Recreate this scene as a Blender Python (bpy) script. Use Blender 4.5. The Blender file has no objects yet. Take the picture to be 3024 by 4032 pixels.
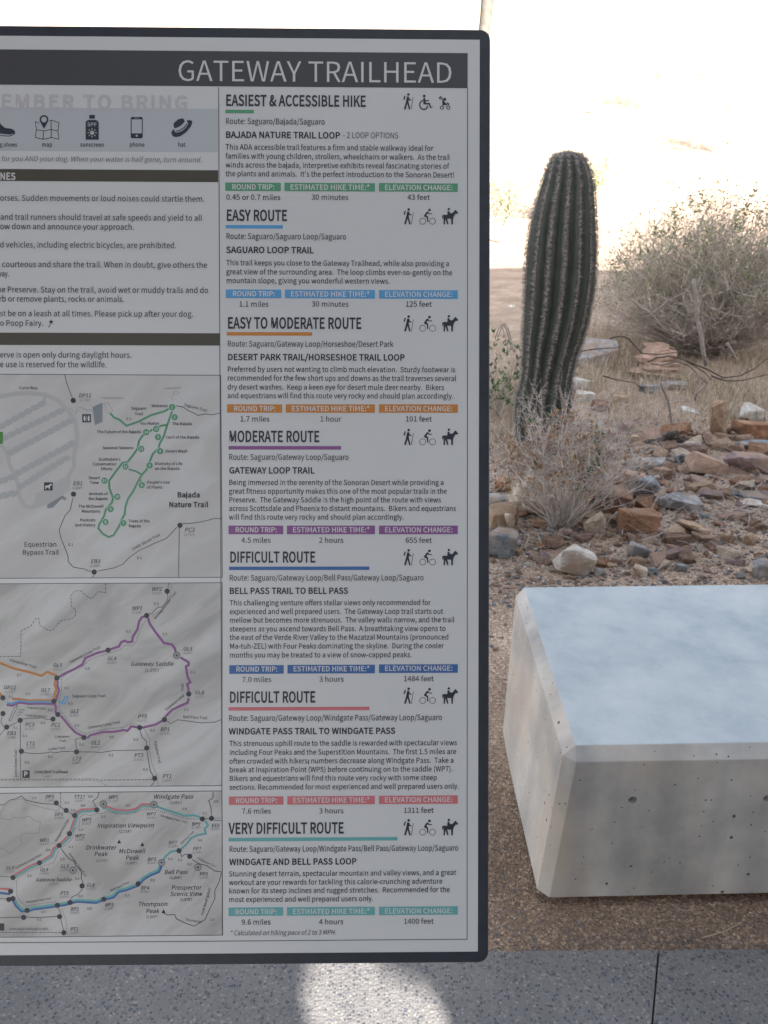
import bpy, bmesh, math, random
from mathutils import Vector, Matrix, noise
from mathutils.geometry import tessellate_polygon

# ------------------------------------------------------------------ camera
F, CX, CY = 3028.0, 1512.0, 2016.0          # focal length and centre of the photograph, in its pixels
PITCH, EYE = math.radians(23.4), 1.65
scene = bpy.context.scene
cam = bpy.data.cameras.new('camera')
cam_ob = bpy.data.objects.new('camera', cam)
scene.collection.objects.link(cam_ob)
cam.sensor_fit = 'HORIZONTAL'; cam.sensor_width = 36.0; cam.lens = 36.0 * F / 3024.0
cam.clip_start = 0.02; cam.clip_end = 2000
cam_ob.location = (0, 0, EYE)
cam_ob.rotation_euler = (math.pi / 2 - PITCH, 0, 0)
cam.dof.use_dof = True; cam.dof.focus_distance = 0.76; cam.dof.aperture_fstop = 32.0
scene.camera = cam_ob

# ------------------------------------------------------------------ light
SUN_EL = math.radians(20)
TO_SUN = Vector((0.35 * math.cos(SUN_EL), -0.937 * math.cos(SUN_EL), math.sin(SUN_EL))).normalized()
world = bpy.data.worlds.new('World'); scene.world = world; world.use_nodes = True
wn = world.node_tree.nodes; wl = world.node_tree.links
sky = wn.new('ShaderNodeTexSky'); sky.sky_type = 'NISHITA'; sky.sun_disc = False
sky.sun_elevation = SUN_EL; sky.sun_rotation = math.atan2(TO_SUN.x, TO_SUN.y)
sky.dust_density = 2.0; sky.ozone_density = 0.6; sky.air_density = 1.0
sky_sat = wn.new('ShaderNodeHueSaturation'); sky_sat.inputs['Saturation'].default_value = 0.45     # sky desaturated so its fill light turns less blue
wl.new(sky.outputs[0], sky_sat.inputs['Color']); wl.new(sky_sat.outputs[0], wn['Background'].inputs[0]); wn['Background'].inputs[1].default_value = 0.052
sun = bpy.data.lights.new('sun', 'SUN'); sun.energy = 2.55; sun.angle = math.radians(0.5); sun.color = (1.0, 0.95, 0.88)
sun_ob = bpy.data.objects.new('sun', sun); scene.collection.objects.link(sun_ob)
sun_ob.rotation_euler = (-TO_SUN).to_track_quat('-Z', 'Y').to_euler()
sun_ob.location = (8, -20, 14)
scene.view_settings.view_transform = 'Standard'; scene.view_settings.look = 'None'
scene.view_settings.exposure = 3.65; scene.view_settings.gamma = 1.0
scene.cycles.max_bounces = 6; scene.cycles.use_denoising = True; scene.cycles.denoising_prefilter = 'ACCURATE'; scene.cycles.denoising_input_passes = 'RGB_ALBEDO_NORMAL'

# ------------------------------------------------------------------ pixel rays -> places in the world
FWD = Vector((0, math.cos(PITCH), -math.sin(PITCH))); UP = Vector((0, math.sin(PITCH), math.cos(PITCH))); RT = Vector((1, 0, 0))
EYEV = Vector((0, 0, EYE))
def ray(px, py): return FWD + RT * ((px - CX) / F) + UP * ((CY - py) / F)
def G(px, py, z=0.0):                        # where that sight line meets height z
    d = ray(px, py); return EYEV + d * ((z - EYE) / d.z)
def D(px, py, y):                            # where that sight line is y metres ahead
    d = ray(px, py); return EYEV + d * (y / d.y)
def depth(p): return (p - EYEV).dot(FWD)

# ------------------------------------------------------------------ helpers
col = scene.collection
def props(o, label=None, cat=None, group=None, kind=None):
    if label: o['label'] = label
    if cat: o['category'] = cat
    if group: o['group'] = group
    if kind: o['kind'] = kind
    return o
def empty(name, loc, label, cat, group=None):
    o = bpy.data.objects.new(name, None); col.objects.link(o); o.location = loc; o.empty_display_size = 0.05
    return props(o, label, cat, group)
class MB:
    def __init__(s): s.v = []; s.f = []
    def add(s, vs, fs):
        b = len(s.v); s.v += [tuple(v) for v in vs]; s.f += [tuple(b + i for i in f) for f in fs]
    def box(s, c, d, rot=0.0):
        ca, sa = math.cos(rot), math.sin(rot); vs = []
        for k in (-1, 1):
            for i, j in ((-1, -1), (1, -1), (1, 1), (-1, 1)):
                x, y = i * d[0] / 2, j * d[1] / 2
                vs.append((c[0] + x * ca - y * sa, c[1] + x * sa + y * ca, c[2] + k * d[2] / 2))
        s.add(vs, [(3, 2, 1, 0), (4, 5, 6, 7), (0, 1, 5, 4), (1, 2, 6, 5), (2, 3, 7, 6), (3, 0, 4, 7)])
    def tube(s, pts, radii, n=6, caps=True):
        pts = [Vector(p) for p in pts]; rings = []; b = len(s.v)
        for i, p in enumerate(pts):
            t = (pts[min(i + 1, len(pts) - 1)] - pts[max(i - 1, 0)])
            t = t.normalized() if t.length > 1e-9 else Vector((0, 0, 1))
            a = t.cross(Vector((0.31, 0.17, 0.93))); a = a.normalized() if a.length > 1e-4 else Vector((1, 0, 0))
            c = t.cross(a); r = radii[i]
            for k in range(n):
                w = 2 * math.pi * k / n
                s.v.append(tuple(p + a * (math.cos(w) * r) + c * (math.sin(w) * r)))
        for i in range(len(pts) - 1):
            for k in range(n):
                a0 = b + i * n + k; a1 = b + i * n + (k + 1) % n
                s.f.append((a0, a1, a1 + n, a0 + n))
        if caps:
            s.f.append(tuple(b + k for k in reversed(range(n))))
            e = b + (len(pts) - 1) * n
            s.f.append(tuple(e + k for k in range(n)))
    def build(s, name, material, parent=None, smooth=False, origin=None):
        m = bpy.data.meshes.new(name)
        off = Vector(origin) if origin is not None else (world_loc(parent) if parent else Vector((0, 0, 0)))
        m.from_pydata([(v[0] - off.x, v[1] - off.y, v[2] - off.z) for v in s.v], [], s.f)
        m.materials.append(material); m.update()
        if smooth: m.polygons.foreach_set('use_smooth', [True] * len(m.polygons))
        o = bpy.data.objects.new(name, m); col.objects.link(o)
        if parent: o.parent = parent
        elif origin is not None: o.location = off
        return o
def world_loc(o):
    p = Vector((0, 0, 0))
    while o: p += o.location; o = o.parent
    return p

# ------------------------------------------------------------------ materials
def new_mat(name):
    m = bpy.data.materials.new(name); m.use_nodes = True
    return m, m.node_tree.nodes, m.node_tree.links, m.node_tree.nodes['Principled BSDF']
def ramp(N, stops, const=False):
    r = N.new('ShaderNodeValToRGB'); e = r.color_ramp.elements
    while len(e) < len(stops): e.new(0.5)
    for i, (p, c) in enumerate(stops):
        e[i].position = p; e[i].color = (*c, 1)
    if const: r.color_ramp.interpolation = 'CONSTANT'
    return r
def tex(N, L, kind, scale, detail=4, rough=0.6, coord='Object', stretch=None):
    tc = N.new('ShaderNodeTexCoord'); t = N.new('ShaderNodeTex' + kind)
    t.inputs['Scale'].default_value = scale
    if kind == 'Noise': t.inputs['Detail'].default_value = detail; t.inputs['Roughness'].default_value = rough
    if stretch:
        mp = N.new('ShaderNodeMapping'); mp.inputs['Scale'].default_value = stretch
        L.new(tc.outputs[coord], mp.inputs[0]); L.new(mp.outputs[0], t.inputs['Vector'])
    else: L.new(tc.outputs[coord], t.inputs['Vector'])
    return t
def mix(N, L, fac, a, b, mode='MIX'):
    m = N.new('ShaderNodeMix'); m.data_type = 'RGBA'; m.blend_type = mode
    for sock, val in ((m.inputs[0], fac), (m.inputs[6], a), (m.inputs[7], b)):
        if hasattr(val, 'is_linked'): L.new(val, sock)
        elif isinstance(val, (tuple, list)): sock.default_value = (*val, 1)
        else: sock.default_value = val
    return m.outputs[2]
def bump(N, L, bsdf, h, strength, dist):
    b = N.new('ShaderNodeBump'); b.inputs['Strength'].default_value = strength; b.inputs['Distance'].default_value = dist
    L.new(h, b.inputs['Height']); L.new(b.outputs[0], bsdf.inputs['Normal']); return b
def flat(name, c, rough=0.6, var=0.0, scale=20, c2=None, bs=0.0, bd=0.002, spec=0.5):
    m, N, L, B = new_mat(name); B.inputs['Roughness'].default_value = rough
    B.inputs['Specular IOR Level'].default_value = spec
    if c2 or var:
        t = tex(N, L, 'Noise', scale)
        lo = tuple(v * (1 - var) for v in c); hi = c2 or tuple(v * (1 + var) for v in c)
        r = ramp(N, [(0.32, lo), (0.68, hi)]); L.new(t.outputs['Fac'], r.inputs[0]); L.new(r.outputs[0], B.inputs['Base Color'])
        if bs: bump(N, L, B, t.outputs['Fac'], bs, bd)
    else: B.inputs['Base Color'].default_value = (*c, 1)
    return m
def island(name, stops, rough=0.8, noise_scale=60, spec=0.3):      # each little piece of the mesh gets its own tint
    m, N, L, B = new_mat(name); B.inputs['Roughness'].default_value = rough; B.inputs['Specular IOR Level'].default_value = spec
    g = N.new('ShaderNodeNewGeometry'); r = ramp(N, stops, True); L.new(g.outputs['Random Per Island'], r.inputs[0])
    t = tex(N, L, 'Noise', noise_scale); r2 = ramp(N, [(0.3, (0.72,) * 3), (0.7, (1.15,) * 3)]); L.new(t.outputs['Fac'], r2.inputs[0])
    L.new(mix(N, L, 1.0, r.outputs[0], r2.outputs[0], 'MULTIPLY'), B.inputs['Base Color'])
    return m
# ------------------------------------------------------------------ ground
def ground_z(x, y):
    z = 0.0
    if y > 1.2:
        a = min(1, (y - 1.2) / 1.2)
        z += -0.024 * (1 - max(0, min(1, (y - 1.5) / 0.6))) + a * (0.030 * noise.noise((x * 0.9, y * 0.9, 3.1)) + 0.010 * noise.noise((x * 3.7, y * 3.7, 7.7)))
        z += 0.004 * noise.noise((x * 11, y * 11, 1.7))
    else: z = -0.06
    if y > 6: z += 0.12 * min(1, (y - 6) / 10) * noise.noise((x * 0.22, y * 0.22, 9.2))
    if y > 19:
        d = y - 19
        z += 0.29 * d * d / (d + 16) + min(1, d / 40) * (2.5 * noise.noise((x * 0.03, y * 0.03, 4.4)) + 0.5 * noise.noise((x * 0.13, y * 0.13, 2.4)))
    return z
def steps(segs):
    out = []
    for a, b, s in segs:
        n = max(1, round((b - a) / s)); out += [a + (b - a) * i / n for i in range(n)]
    return out + [segs[-1][1]]
def soil():
    m, N, L, B = new_mat('desert_soil'); B.inputs['Roughness'].default_value = 0.95; B.inputs['Specular IOR Level'].default_value = 0.15
    a = tex(N, L, 'Noise', 2.2, 8); ra = ramp(N, [(0.35, (0.33, 0.245, 0.185)), (0.65, (0.50, 0.39, 0.305))]); L.new(a.outputs['Fac'], ra.inputs[0])
    v = tex(N, L, 'Voronoi', 150); rv = ramp(N, [(0.0, (0.62, 0.60, 0.62)), (0.3, (0.95, 0.9, 0.85)), (0.62, (1.15, 1.08, 1.0)), (0.86, (1.75, 1.68, 1.6))], True)
    sp = N.new('ShaderNodeSeparateColor'); L.new(v.outputs['Color'], sp.inputs[0]); L.new(sp.outputs[0], rv.inputs[0])
    v2 = tex(N, L, 'Voronoi', 420); rv2 = ramp(N, [(0.0, (0.72,) * 3), (0.5, (1.0,) * 3), (0.8, (1.4,) * 3)], True)
    sp2 = N.new('ShaderNodeSeparateColor'); L.new(v2.outputs['Color'], sp2.inputs[0]); L.new(sp2.outputs[1], rv2.inputs[0])
    c = mix(N, L, 0.75, ra.outputs[0], rv.outputs[0], 'MULTIPLY'); c = mix(N, L, 0.8, c, rv2.outputs[0], 'MULTIPLY')
    # shade by the bench painted into the soil: browner, darker strip beside the pavement
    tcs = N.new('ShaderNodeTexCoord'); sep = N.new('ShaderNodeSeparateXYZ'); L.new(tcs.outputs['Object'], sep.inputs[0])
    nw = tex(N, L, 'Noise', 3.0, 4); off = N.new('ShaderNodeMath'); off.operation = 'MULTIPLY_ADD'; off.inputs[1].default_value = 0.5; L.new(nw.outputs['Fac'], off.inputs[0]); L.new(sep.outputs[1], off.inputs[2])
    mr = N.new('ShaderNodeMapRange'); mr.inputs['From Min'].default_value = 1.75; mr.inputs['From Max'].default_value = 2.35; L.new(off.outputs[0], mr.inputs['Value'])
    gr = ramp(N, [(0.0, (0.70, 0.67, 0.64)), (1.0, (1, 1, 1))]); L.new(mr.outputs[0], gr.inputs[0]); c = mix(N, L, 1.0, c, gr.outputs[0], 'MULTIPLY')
    L.new(c, B.inputs['Base Color'])
    n2 = tex(N, L, 'Noise', 130, 6); ad = N.new('ShaderNodeMath'); ad.operation = 'ADD'
    L.new(n2.outputs['Fac'], ad.inputs[0]); L.new(v.outputs['Distance'], ad.inputs[1])
    bump(N, L, B, ad.outputs[0], 0.9, 0.006)
    return m
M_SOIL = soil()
xs = steps([(-260, -60, 25), (-60, -12, 3), (-12, -1.5, 0.4), (-1.5, 4.2, 0.045), (4.2, 12, 0.3), (12, 60, 3), (60, 260, 25)])
ys = steps([(-60, -8, 8), (-8, 1.14, 1.2), (1.14, 1.2, 0.05), (1.21, 7.0, 0.045), (7.0, 19, 0.2), (19, 60, 1.5), (60, 320, 10)])
mb = MB(); nx = len(xs)
mb.v = [(x, y, ground_z(x, y)) for y in ys for x in xs]
mb.f = [(j * nx + i, j * nx + i + 1, (j + 1) * nx + i + 1, (j + 1) * nx + i) for j in range(len(ys) - 1) for i in range(nx - 1)]
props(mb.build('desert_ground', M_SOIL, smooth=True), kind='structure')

def aggregate():
    m, N, L, B = new_mat('exposed_aggregate'); B.inputs['Roughness'].default_value = 0.75
    v = tex(N, L, 'Voronoi', 165); v.inputs['Randomness'].default_value = 1
    sp = N.new('ShaderNodeSeparateColor'); L.new(v.outputs['Color'], sp.inputs[0])
    rv = ramp(N, [(0, (0.075, 0.078, 0.09)), (0.12, (0.13, 0.13, 0.14)), (0.34, (0.18, 0.176, 0.182)), (0.62, (0.215, 0.205, 0.202)), (0.80, (0.245, 0.23, 0.22)), (0.95, (0.30, 0.285, 0.275))], True)
    L.new(sp.outputs[0], rv.inputs[0])
    v2 = tex(N, L, 'Voronoi', 62); sp2 = N.new('ShaderNodeSeparateColor'); L.new(v2.outputs['Color'], sp2.inputs[0])
    rb = ramp(N, [(0, (0.09, 0.10, 0.13)), (0.4, (0.215, 0.205, 0.197)), (0.65, (0.16, 0.165, 0.19))], True); L.new(sp2.outputs[1], rb.inputs[0])
    big = N.new('ShaderNodeMath'); big.operation = 'LESS_THAN'; big.inputs[1].default_value = 0.28; L.new(v2.outputs['Distance'], big.inputs[0])
    pick = N.new('ShaderNodeMath'); pick.operation = 'GREATER_THAN'; pick.inputs[1].default_value = 0.78; L.new(sp2.outputs[0], pick.inputs[0])
    bm_ = N.new('ShaderNodeMath'); bm_.operation = 'MULTIPLY'; L.new(big.outputs[0], bm_.inputs[0]); L.new(pick.outputs[0], bm_.inputs[1])
    mtx = N.new('ShaderNodeMath'); mtx.operation = 'GREATER_THAN'; mtx.inputs[1].default_value = 0.52; L.new(v.outputs['Distance'], mtx.inputs[0])
    c = mix(N, L, mtx.outputs[0], rv.outputs[0], (0.185, 0.18, 0.178)); c = mix(N, L, bm_.outputs[0], c, rb.outputs[0])
    n = tex(N, L, 'Noise', 2.4, 6); rn = ramp(N, [(0.35, (0.66, 0.655, 0.66)), (0.65, (0.98, 0.95, 0.92))]); L.new(n.outputs['Fac'], rn.inputs[0])
    L.new(mix(N, L, 1.0, c, rn.outputs[0], 'MULTIPLY'), B.inputs['Base Color'])
    bump(N, L, B, v.outputs['Distance'], 0.5, -0.002)
    return m
M_AGG = aggregate()
# pavement slabs either side of the tooled joint; the joint is a real groove
e0, e1 = G(1929, 3746), G(3024, 3738); j0, j1 = G(2593, 3742), G(2567, 4032)
jd = (j1 - j0) / (j1.y - j0.y)
def edge_y(x): return e0.y + (e1.y - e0.y) * (x - e0.x) / (e1.x - e0.x)
def joint_x(y): return j0.x + jd.x * (y - j0.y)
mb = MB()
def slab(p):
    n = len(p); mb.add([(x, y, 0.0) for x, y in p] + [(x, y, -0.12) for x, y in p],
        [tuple(range(n)), tuple(reversed(range(n, 2 * n)))] + [(i + n, (i + 1) % n + n, (i + 1) % n, i) for i in range(n)])
W = 0.0045; yb = -14.0
random.seed(3)
def ragged(x0, x1):
    n = max(2, int((x1 - x0) / 0.02)); n = min(n, 400); out = []
    for i in range(n + 1):
        x = x0 + (x1 - x0) * i / n; out.append((x, edge_y(x) + 0.004 * noise.noise((x * 18, 0, 5)) + 0.002 * noise.noise((x * 60, 0, 5))))
    return out
jt = joint_x(edge_y(j0.x)); jb = joint_x(yb)
slab([(-14, yb)] + [(jb - W / 2, yb)] + list(reversed(ragged(-14, jt - W / 2))))
slab([(jb + W / 2, yb), (14, yb)] + list(reversed(ragged(jt + W / 2, 14))))
props(mb.build('pavement', M_AGG), kind='structure')
mb = MB(); mb.add([(jt - 0.01, edge_y(jt), -0.009), (jt + 0.01, edge_y(jt), -0.009), (jb + 0.01, yb, -0.009), (jb - 0.01, yb, -0.009)], [(0, 1, 2, 3)])
props(mb.build('pavement_joint', flat('joint_dirt', (0.06, 0.05, 0.045), 0.95)), kind='structure')

# ------------------------------------------------------------------ the building behind the viewer whose shadow falls over the foreground
M_STUCCO = flat('stucco', (0.13, 0.125, 0.12), 0.9, 0.08, 3.0)
WY, WT, WH = -2.6, 0.25, 7.25
patch = [(1250, 3690), (1430, 3700), (1475, 3801), (1600, 3862), (1718, 3917), (1764, 4032), (1790, 4150), (1700, 4230), (1380, 4220), (1262, 4090), (1207, 4015), (1190, 3963), (1207, 3860), (1230, 3790)]
hole = []  # opening shaped so the sun through it draws the pavement patch
for px, py in patch:
    g = G(px, py); k = (WY - g.y) / TO_SUN.y; hole.append(g + TO_SUN * k)
back = [h + TO_SUN * (-WT / TO_SUN.y) for h in hole]
X0, X1 = -0.9, 30.0
def wall_face(mb, y, loop):
    out = [Vector((X0, y, -0.1)), Vector((X1, y, -0.1)), Vector((X1, y, WH)), Vector((X0, y, WH))]
    tri = tessellate_polygon([[Vector((p.x, p.z, 0)) for p in out], [Vector((p.x, p.z, 0)) for p in loop]])
    mb.add(out + loop, tri)
mb = MB(); wall_face(mb, WY, hole); wall_face(mb, WY - WT, back)
n = len(hole); mb.add(hole + back, [(i, (i + 1) % n, (i + 1) % n + n, i + n) for i in range(n)])
mb.add([(X0, WY, -0.1), (X0, WY, WH), (X0, WY - WT, WH), (X0, WY - WT, -0.1)], [(0, 1, 2, 3)])
mb.add([(X1, WY, -0.1), (X1, WY, WH), (X1, WY - WT, WH), (X1, WY - WT, -0.1)], [(3, 2, 1, 0)])
mb.add([(X0, WY, WH), (X1, WY, WH), (X1, WY - WT, WH), (X0, WY - WT, WH)], [(0, 1, 2, 3)])
props(mb.build('building_wall', M_STUCCO), 'tall tan stucco wall behind the viewpoint that shades the sign and bench', 'wall')

# unseen column and slab, added to darken the left of the sign
M_COL = flat('blocker_dark', (0.075, 0.06, 0.05), 0.7, 0.3, 6)
shade_blocker = empty('shade_blocker', (-1.30, 0.0, 0.0), 'unseen dark column and slab added left of the viewpoint to dim the sign', 'blocker')
mb = MB(); mb.box((-1.30, 0.0, 1.74), (0.70, 0.45, 3.24)); mb.build('blocker_column', M_COL, shade_blocker)  # added upright of the blocker, out of view
mb = MB(); mb.box((-1.30, 0.0, 0.06), (0.85, 0.60, 0.12)); mb.build('blocker_foot', M_COL, shade_blocker)
mb = MB(); mb.box((-2.55, -0.86, 3.45), (4.0, 3.4, 0.18)); mb.build('blocker_slab', M_COL, shade_blocker)

# ------------------------------------------------------------------ concrete bench
def concrete():
    m, N, L, B = new_mat('cast_concrete'); B.inputs['Roughness'].default_value = 0.7; B.inputs['Specular IOR Level'].default_value = 0.35
    a = tex(N, L, 'Noise', 3.5, 8, 0.62); ra = ramp(N, [(0.34, (0.33, 0.318, 0.30)), (0.5, (0.45, 0.432, 0.408)), (0.68, (0.58, 0.555, 0.525))]); L.new(a.outputs['Fac'], ra.inputs[0])
    s = tex(N, L, 'Noise', 9, 3, 0.5, stretch=(1, 1, 0.16)); rs = ramp(N, [(0.36, (0.84, 0.84, 0.85)), (0.62, (1.06, 1.05, 1.03))]); L.new(s.outputs['Fac'], rs.inputs[0])
    c = mix(N, L, 1.0, ra.outputs[0], rs.outputs[0], 'MULTIPLY')
    w = tex(N, L, 'Noise', 1.9, 4); rw = ramp(N, [(0.48, (0, 0, 0)), (0.66, (0.55,) * 3)]); L.new(w.outputs['Fac'], rw.inputs[0])
    c = mix(N, L, rw.outputs[0], c, (0.50, 0.39, 0.29))
    heights = []
    for sc, th, pk in ((34, 0.14, 0.85), (75, 0.17, 0.86), (17, 0.08, 0.84)):
        v = tex(N, L, 'Voronoi', sc); sp = N.new('ShaderNodeSeparateColor'); L.new(v.outputs['Color'], sp.inputs[0])
        nz = tex(N, L, 'Noise', sc * 3, 2); ml = N.new('ShaderNodeMath'); ml.operation = 'MULTIPLY_ADD'; ml.inputs[1].default_value = 0.22
        L.new(nz.outputs['Fac'], ml.inputs[0]); L.new(v.outputs['Distance'], ml.inputs[2])
        lt = N.new('ShaderNodeMath'); lt.operation = 'LESS_THAN'; lt.inputs[1].default_value = th + 0.11; L.new(ml.outputs[0], lt.inputs[0])
        gt = N.new('ShaderNodeMath'); gt.operation = 'GREATER_THAN'; gt.inputs[1].default_value = pk; L.new(sp.outputs[0], gt.inputs[0])
        mu = N.new('ShaderNodeMath'); mu.operation = 'MULTIPLY'; L.new(lt.outputs[0], mu.inputs[0]); L.new(gt.outputs[0], mu.inputs[1])
        heights.append(mu.outputs[0])
    ad = N.new('ShaderNodeMath'); ad.operation = 'MAXIMUM'; L.new(heights[0], ad.inputs[0]); L.new(heights[1], ad.inputs[1])
    ad2 = N.new('ShaderNodeMath'); ad2.operation = 'MAXIMUM'; L.new(ad.outputs[0], ad2.inputs[0]); L.new(heights[2], ad2.inputs[1])
    # the trowelled top is nearly free of pits
    g = N.new('ShaderNodeNewGeometry'); sx = N.new('ShaderNodeSeparateXYZ'); L.new(g.outputs['True Normal'], sx.inputs[0])
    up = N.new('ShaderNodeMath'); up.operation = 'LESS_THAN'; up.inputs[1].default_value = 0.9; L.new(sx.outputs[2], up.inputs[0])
    pit = N.new('ShaderNodeMath'); pit.operation = 'MULTIPLY'; L.new(ad2.outputs[0], pit.inputs[0]); L.new(up.outputs[0], pit.inputs[1])
    c = mix(N, L, pit.outputs[0], c, (0.085, 0.075, 0.066))
    topc = tex(N, L, 'Noise', 5, 7, 0.65); rt = ramp(N, [(0.33, (0.30, 0.345, 0.37)), (0.5, (0.385, 0.425, 0.44)), (0.7, (0.47, 0.49, 0.495))]); L.new(topc.outputs['Fac'], rt.inputs[0])  # blue sky reflection painted into the colour of upward faces
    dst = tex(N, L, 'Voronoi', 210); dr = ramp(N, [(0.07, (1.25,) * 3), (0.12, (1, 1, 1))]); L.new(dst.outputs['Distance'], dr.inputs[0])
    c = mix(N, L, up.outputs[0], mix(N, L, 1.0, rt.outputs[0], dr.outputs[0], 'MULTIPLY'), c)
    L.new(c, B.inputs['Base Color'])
    fine = tex(N, L, 'Noise', 160, 4); sb = N.new('ShaderNodeMath'); sb.operation = 'MULTIPLY_ADD'; sb.inputs[1].default_value = -3.0
    L.new(pit.outputs[0], sb.inputs[0]); L.new(fine.outputs['Fac'], sb.inputs[2]); bump(N, L, B, sb.outputs[0], 0.35, 0.0012)
    return m
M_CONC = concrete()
BT = 0.43
ntl, ftl = G(2232, 2965, BT), G(2028, 2298, BT)
nbl, fbl = G(2122, 3536, 0.008), G(1972, 2880, -0.015)
yaw = math.radians(1.4); run = Vector((math.cos(yaw), math.sin(yaw), 0)) * 2.1
b0 = [nbl, nbl + run, fbl + run, fbl, ntl, ntl + run, ftl + run, ftl]
bench = empty('concrete_bench', (nbl + fbl + run) / 2, 'massive pale concrete bench with a top tinted blue-grey by the sky, standing in front of the saguaro', 'bench')
bm = bmesh.new(); vs = [bm.verts.new(p) for p in b0]
for f in ((3, 2, 1, 0), (4, 5, 6, 7), (0, 1, 5, 4), (1, 2, 6, 5), (2, 3, 7, 6), (3, 0, 4, 7)): bm.faces.new([vs[i] for i in f])
bm.edges.ensure_lookup_table()
bmesh.ops.bevel(bm, geom=[e for e in bm.edges if max(v.co.z for v in e.verts) > 0.1], offset=0.026, segments=1, affect='EDGES', profile=0.5)
fine = [e for e in bm.edges if e.calc_face_angle(0) > 0.3]
bmesh.ops.bevel(bm, geom=fine, offset=0.002, segments=2, affect='EDGES', profile=0.5)
tmp = bpy.data.meshes.new('bench_block'); bm.to_mesh(tmp); bm.free(); tmp.materials.append(M_CONC)
block = bpy.data.objects.new('bench_block', tmp); col.objects.link(block)
nrm = (b0[1] - b0[0]).cross(b0[4] - b0[0]).normalized()
if nrm.y > 0: nrm = -nrm
def on_front(px, py):
    d = ray(px, py); t = (b0[0] - EYEV).dot(nrm) / d.dot(nrm); return EYEV + d * t
h0 = on_front(2492, 3151); step = on_front(3022, 3145) - h0
holes = [h0 + step * k for k in range(3)]
for h in holes:
    c = MB(); c.tube([h + nrm * 0.02, h + nrm * 0.0004, h - nrm * 0.03], [0.0125, 0.0105, 0.0085], 20); cut = c.build('cutter', M_CONC)
    md = block.modifiers.new('hole', 'BOOLEAN'); md.operation = 'DIFFERENCE'; md.object = cut; md.solver = 'EXACT'
dg = bpy.context.evaluated_depsgraph_get()
em = bpy.data.meshes.new_from_object(block.evaluated_get(dg))
block.modifiers.clear()
for o in [o for o in col.objects if o.name.startswith('cutter')]: bpy.data.objects.remove(o)
mb = MB(); inner_ = [p + ((nbl + fbl + run) / 2 - p) * 0.12 for p in (nbl, nbl + run, fbl + run, fbl)]
mb.add([(p.x, p.y, -0.08) for p in inner_] + [(p.x, p.y, 0.02) for p in inner_], [(3, 2, 1, 0), (4, 5, 6, 7), (0, 1, 5, 4), (1, 2, 6, 5), (2, 3, 7, 6), (3, 0, 4, 7)]); mb.build('plinth', M_CONC, bench)
block.data = em; em.transform(Matrix.Translation(-bench.location)); block.parent = bench
M_PLUG = flat('tie_hole_mortar', (0.13, 0.125, 0.12), 0.9, 0.3, 90)
for h in holes:
    c = MB(); c.tube([h - nrm * 0.0305, h - nrm * 0.024], [0.0086, 0.0086], 16); c.build('tie_hole', M_PLUG, bench)
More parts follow.
